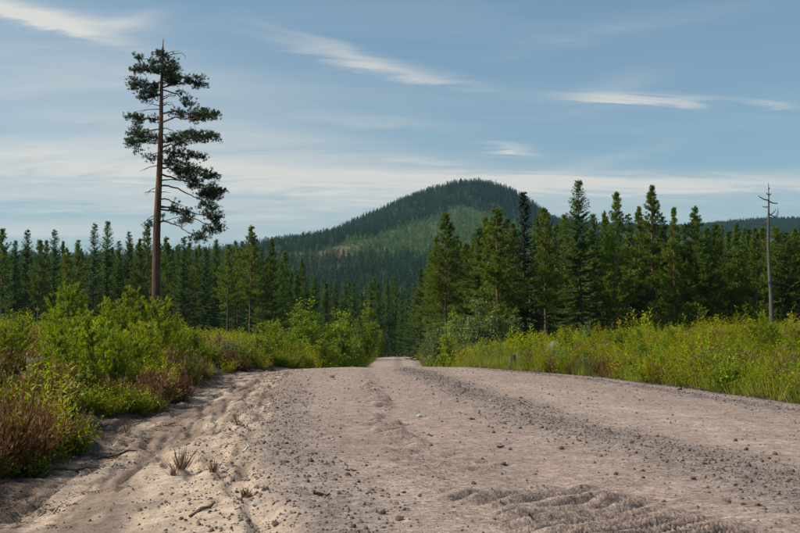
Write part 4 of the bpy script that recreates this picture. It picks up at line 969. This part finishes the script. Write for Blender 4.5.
# ------------------------------------------------------------------ stones and gravel
def rock_mesh(name, mat, seed, sub=2, flat=.7, rough=.35, size=1.0):
    bm = bmesh.new(); bmesh.ops.create_icosphere(bm, subdivisions=sub, radius=1)
    r = np.random.default_rng(seed); cuts = unit(r.normal(size=(9, 3))); lim = r.uniform(.55, .9, 9)
    for v in bm.verts:
        p = np.array(v.co)
        for c, l in zip(cuts, lim):
            q = p @ c
            if q > l: p = p - c * (q - l) * .85
        p = p * (1 + rough * (vnoise(p[0] * 1.7 + seed, p[1] * 1.7 + p[2] * 2.1, seed) - .5))
        p[2] *= flat; v.co = p * size
    m = bpy.data.meshes.new(name); bm.to_mesh(m); bm.free(); m.materials.append(mat)
    if sub > 2:
        for p in m.polygons: p.use_smooth = False
    return m
for v in range(5): lib_mesh('pebbles', rock_mesh('pebble', M_PEBBLE, 200 + v, sub=1, flat=.75), 'abcde'[v])
def gravel():
    n = 150000; u = rnd(0, 1, n); y = 4.0 * (34 / 4.0) ** u; x = rnd(-4.6, 5.8, n)
    xl, xr, xf = edges(x, y)
    w = np.where((x > xl) & (x < xr), .055 + .9 * grav_mask(x, y) ** 1.5, np.where((x <= xl) & (x > xf), .10 + .5 * sstep(.9, .1, xl - x), 0))
    k = rnd(0, 1, n) < w * .85; x, y = x[k], y[k]; n = len(x)
    s = np.exp(rng.normal(math.log(.0055), .48, n)) * (1 + .03 * (y - 4)); s = np.clip(s, .003, .026)
    z = terrain(x, y) + s * .15
    scatter('loose_gravel', 'pebbles', np.c_[x, y, z], rnd(0, 6.283, (n, 3)) * [.15, .15, 1], np.c_[s * rnd(.8, 1.3, n), s, s], rng.integers(0, 5, n), 'loose small gravel strewn over the road and ditch edge', 'gravel')
gravel()
# single stones one can pick out on the road
def stone(px, py, wpx, mat, label, seed, group=None, name='stone', flat=.6, cat='stone'):
    x, d = on_ground(px, py); r = wpx / F * d / 2
    o = obj(name, rock_mesh(name, mat, seed, sub=2, flat=flat, size=r), None, (x, d, gz(x, d) + r * flat * .35)); o.rotation_euler = (0, 0, rnd(0, 6.28))
    tag(o, label, cat, group)
stone(332, 377.5, 7, M_DARKSTONE, 'flat dark stone lying on the road crest', 301)
stone(419, 416.5, 6, M_PALE, 'pale bluish white stone lying between the tread marks', 302, flat=.8)
stone(518, 428, 6, M_DARKSTONE, 'dark greenish stone at the edge of the gravel windrow', 303)
stone(502, 465, 7, M_DARKSTONE, 'dark stone lying just above the deep tread marks', 304)
stone(751, 519, 7, M_PALE, 'pale bluish stone in the gravel ridge of the road', 305)
stone(759, 508, 7, M_ROCK, 'rounded grey stone close behind the pale bluish one', 306)
stone(257, 504, 13, M_PALE, 'flat pale stone half buried at the gravelly ditch edge', 307, flat=.3)
stone(284, 461, 8, M_DARKSTONE, 'flat dark stone on the shoulder between road and ditch', 308, flat=.4)
stone(333, 439, 4.5, M_PALE, 'tiny whitish pebble on the smooth wheel track', 309)
for i, (px, py, w) in enumerate([(304, 405, 4), (472, 419, 5), (493, 432, 5), (509, 449, 6), (340, 460, 4.5), (403, 508, 5.5), (398, 494, 6), (320, 420, 4), (560, 448, 6), (598, 455, 5), (640, 470, 6), (676, 450, 6), (608, 432, 5), (655, 436, 5), (690, 478, 7), (720, 500, 7), (660, 500, 6), (452, 505, 5), (360, 490, 5), (310, 475, 5), (290, 500, 6), (540, 415, 4), (585, 420, 4.5), (745, 465, 6), (430, 445, 5), (278, 430, 5), (250, 520, 7), (235, 480, 6), (480, 390, 4), (520, 398, 4)]):
    stone(px, py, w, M_ROCK, 'small grey stone lying loose on the packed gravel', 320 + i, 'loose small stones on the gravel road', flat=.7)
stone(677, 389.5, 7, M_ROCK, 'rounded grey stone where the road meets the green verge', 360)
stone(712, 389, 18, M_CLOD, 'dark lump of turf and earth pushed up at the road edge', 361, name='earth_clod', flat=.55, cat='earth clod')
stone(700, 390, 10, M_CLOD, 'smaller dark earth lump against the bigger one at the road edge', 362, name='earth_clod', flat=.5, cat='earth clod')
stone(655, 383, 9, M_CLOD, 'low dark clod at the road edge beside the herbs', 363, name='earth_clod', flat=.45, cat='earth clod')
def boulder(px, d, py, w, mat, label, seed, flat=.7):
    x = at(px, d); r = w / F * d / 2; z = CAM_H + (HOR - py) / F * d
    g = gz(x, d)
    o = obj('boulder', rock_mesh('boulder', mat, seed, sub=3, flat=flat, size=r, rough=.5), None, (x, d, max(g + r * flat * .2, min(z, g + .45)))); o.rotation_euler = (0, 0, rnd(0, 6.28))
    tag(o, label, 'boulder')
    if z - g > .35:      # stones under it carry it
        pass
    return o
boulder(556, 39, 342, 20, M_ROCKPINK, 'big lichen grey boulder on the verge beside the low birch bush', 401, .75)
boulder(606, 36, 346, 13, M_ROCKPINK, 'smaller pinkish boulder in heather near the bluish willow bush', 402)
boulder(740, 23, 354, 11, M_ROCKPINK, 'pinkish grey rock among herbs below the dead snag', 403, .6)

# ------------------------------------------------------------------ stumps
def stump(px, d, top, w, label, h=None, tilt=0):
    x = at(px, d); g = gz(x, d); r = w / F * d / 2; H = CAM_H + (HOR - top) / F * d - g
    H = min(max(.22, H), .42)
    n = 22; th = np.arange(n) * 2 * math.pi / n; fl = 1 + .10 * np.sin(th * 5 + d) + .06 * np.sin(th * 9)
    body = MB(); prof = [(-.1, 1.35), (.03, 1.28), (.10, 1.12), (.22, 1.02), (H * .6, .97), (H, .93)]
    vv = np.array([[r * k * f * math.cos(t), r * k * f * math.sin(t), z + (rnd(-.02, .03) if i == len(prof) - 1 else 0)] for i, (z, k) in enumerate(prof) for t, f in zip(th, fl)])
    i = np.arange(len(prof) - 1)[:, None] * n; j = np.arange(n)[None]; j2 = (j + 1) % n
    body.add(vv, np.stack([i + j, i + j2, i + n + j2, i + n + j], -1).reshape(-1, 4), .4)
    e = bpy.data.objects.new('tree_stump', None); COL.objects.link(e); e.location = (x, d, g); e.rotation_euler = (tilt, 0, rnd(0, 6)); tag(e, label, 'tree stump')
    obj('bark', body.mesh('stump_bark', M_STUMP, True), e)
    cap = MB(); c = np.array([[r * .92 * k * f * math.cos(t), r * .92 * k * f * math.sin(t), H - .01 + .012 * (1 - k)] for k in (1, .5, .03) for t, f in zip(th, fl)])
    i = np.arange(2)[:, None] * n; cap.add(c, np.stack([i + j, i + j2, i + n + j2, i + n + j], -1).reshape(-1, 4), .5)
    obj('cut_face', cap.mesh('stump_cut', M_GREYWOOD), e)
stump(42, 15.2, 330, 25, 'old grey cut stump topped with rusty twigs beside a bright pine sapling')
stump(507, 40, 347, 12, 'weathered grey stump on the bare mound before the narrow dark spruce')
stump(521, 40.5, 347, 11, 'short dark stump next to the weathered one on the bare mound')
stump(512, 37.5, 355, 7, 'dark rotten stump low on the front of the bare mound')
stump(786, 25, 343, 10, 'grey stump at the foot of the verge saplings near the dead snag')

# ------------------------------------------------------------------ dry tufts in the ditch, wood litter, flowers
def dry_tuft(px, py, hpx, n, label, mat=M_DEAD, spreadf=.5):
    x, d = on_ground(px, py); h = hpx / F * d; g = gz(x, d); b = MB()
    a = rnd(0, 6.283, n); P = np.c_[np.cos(a), np.sin(a), np.zeros(n)] * rnd(0, .25, n)[:, None] * h
    D = np.c_[np.cos(a) * spreadf, np.sin(a) * spreadf, np.ones(n)] + rng.normal(0, .2, (n, 3))
    b.leaves(P, D, sphere_dirs(n), h * rnd(.4, 1.05, n), rnd(.004, .008, n) * 1.3, rnd(0, 1, n), 0, .3)
    for _ in range(5):
        t = rnd(0, 6.28); e = np.array([math.cos(t) * .3, math.sin(t) * .3, 1]) * h * rnd(.6, 1)
        b.tube([[0, 0, 0], e * .5, e], [.005, .004, .002], 3, .1)
    tag(obj('dry_grass_tuft', b.mesh('dry_tuft', mat), None, (x, d, g - .01)), label, 'grass tuft')
dry_tuft(182, 468, 26, 46, 'tall dead brown stalks standing in the middle of the sandy ditch')
dry_tuft(176, 474, 14, 24, 'short dead tuft leaning beside the tall brown stalks')
dry_tuft(248, 495, 12, 60, 'low yellowish dry tuft at the gravelly ditch edge')
dry_tuft(215, 470, 14, 26, 'sparse brown tuft between the tall stalks and the gravel')
dry_tuft(128, 432, 18, 20, 'thin dead twigs at the foot of the earth bank')
dry_tuft(238, 425, 13, 20, 'small faded stalks in the upper ditch near the gravel')
def stick(px, py, lpx, ang, r, mat, label, cat='stick', name='stick', group=None):
    x, d = on_ground(px, py); l = lpx / F * d; k = 5; s = np.linspace(-.5, .5, k); b = MB()
    xx = x + l * s * math.cos(ang); yy = d + l * s * math.sin(ang)
    zz = terrain(xx, yy) + r * .8
    b.tube(np.c_[xx - x, yy - d, zz - zz.mean()] + rng.normal(0, r * .6, (k, 3)), r * np.array([.8, 1, 1, .8, .4]), 6)
    tag(obj(name, b.mesh(name, mat, True), None, (x, d, float(zz.mean()))), label, cat, group)
stick(322, 494, 14, .5, .010, M_BARKB, 'short brown twig lying on the smooth wheel track')
stick(352, 470, 10, .3, .006, M_GREYWOOD, 'thin pale twig on the road beside the wheel track')
stick(205, 508, 26, .35, .010, M_BARKB, 'bent brown root end lying in the ditch sand')
stick(120, 455, 40, .5, .012, M_BARKB, 'long dark root hanging from the earth bank into the ditch')
stick(78, 470, 46, .35, .014, M_BARKB, 'thick dark root at the bottom of the earth bank')
stick(500, 447, 10, .9, .008, M_GREYWOOD, 'small pale wood chip near the gravel windrow')
stick(248, 448, 7, 1.2, .012, M_PALE, 'white birch bark curl lying on the ditch edge')

# ------------------------------------------------------------------ haze
hm, ht = new_mat('haze')
pv = N(ht, 'ShaderNodeVolumePrincipled'); pv.inputs['Color'].default_value = (.45, .76, 1.0, 1); pv.inputs['Density'].default_value = .00006; pv.inputs['Anisotropy'].default_value = .3
ho = N(ht, 'ShaderNodeOutputMaterial'); ht.links.new(pv.outputs[0], ho.inputs['Volume'])
bm = bmesh.new(); bmesh.ops.create_cube(bm, size=1)
for v in bm.verts: v.co = ((v.co.x) * 6600 + 100, v.co.y * 4500 + 2150, v.co.z * 520 + 200)
me = bpy.data.meshes.new('haze'); bm.to_mesh(me); bm.free(); me.materials.append(hm)
tag(obj('haze', me), 'thin bluish summer haze over the valley', 'haze', kind='stuff')
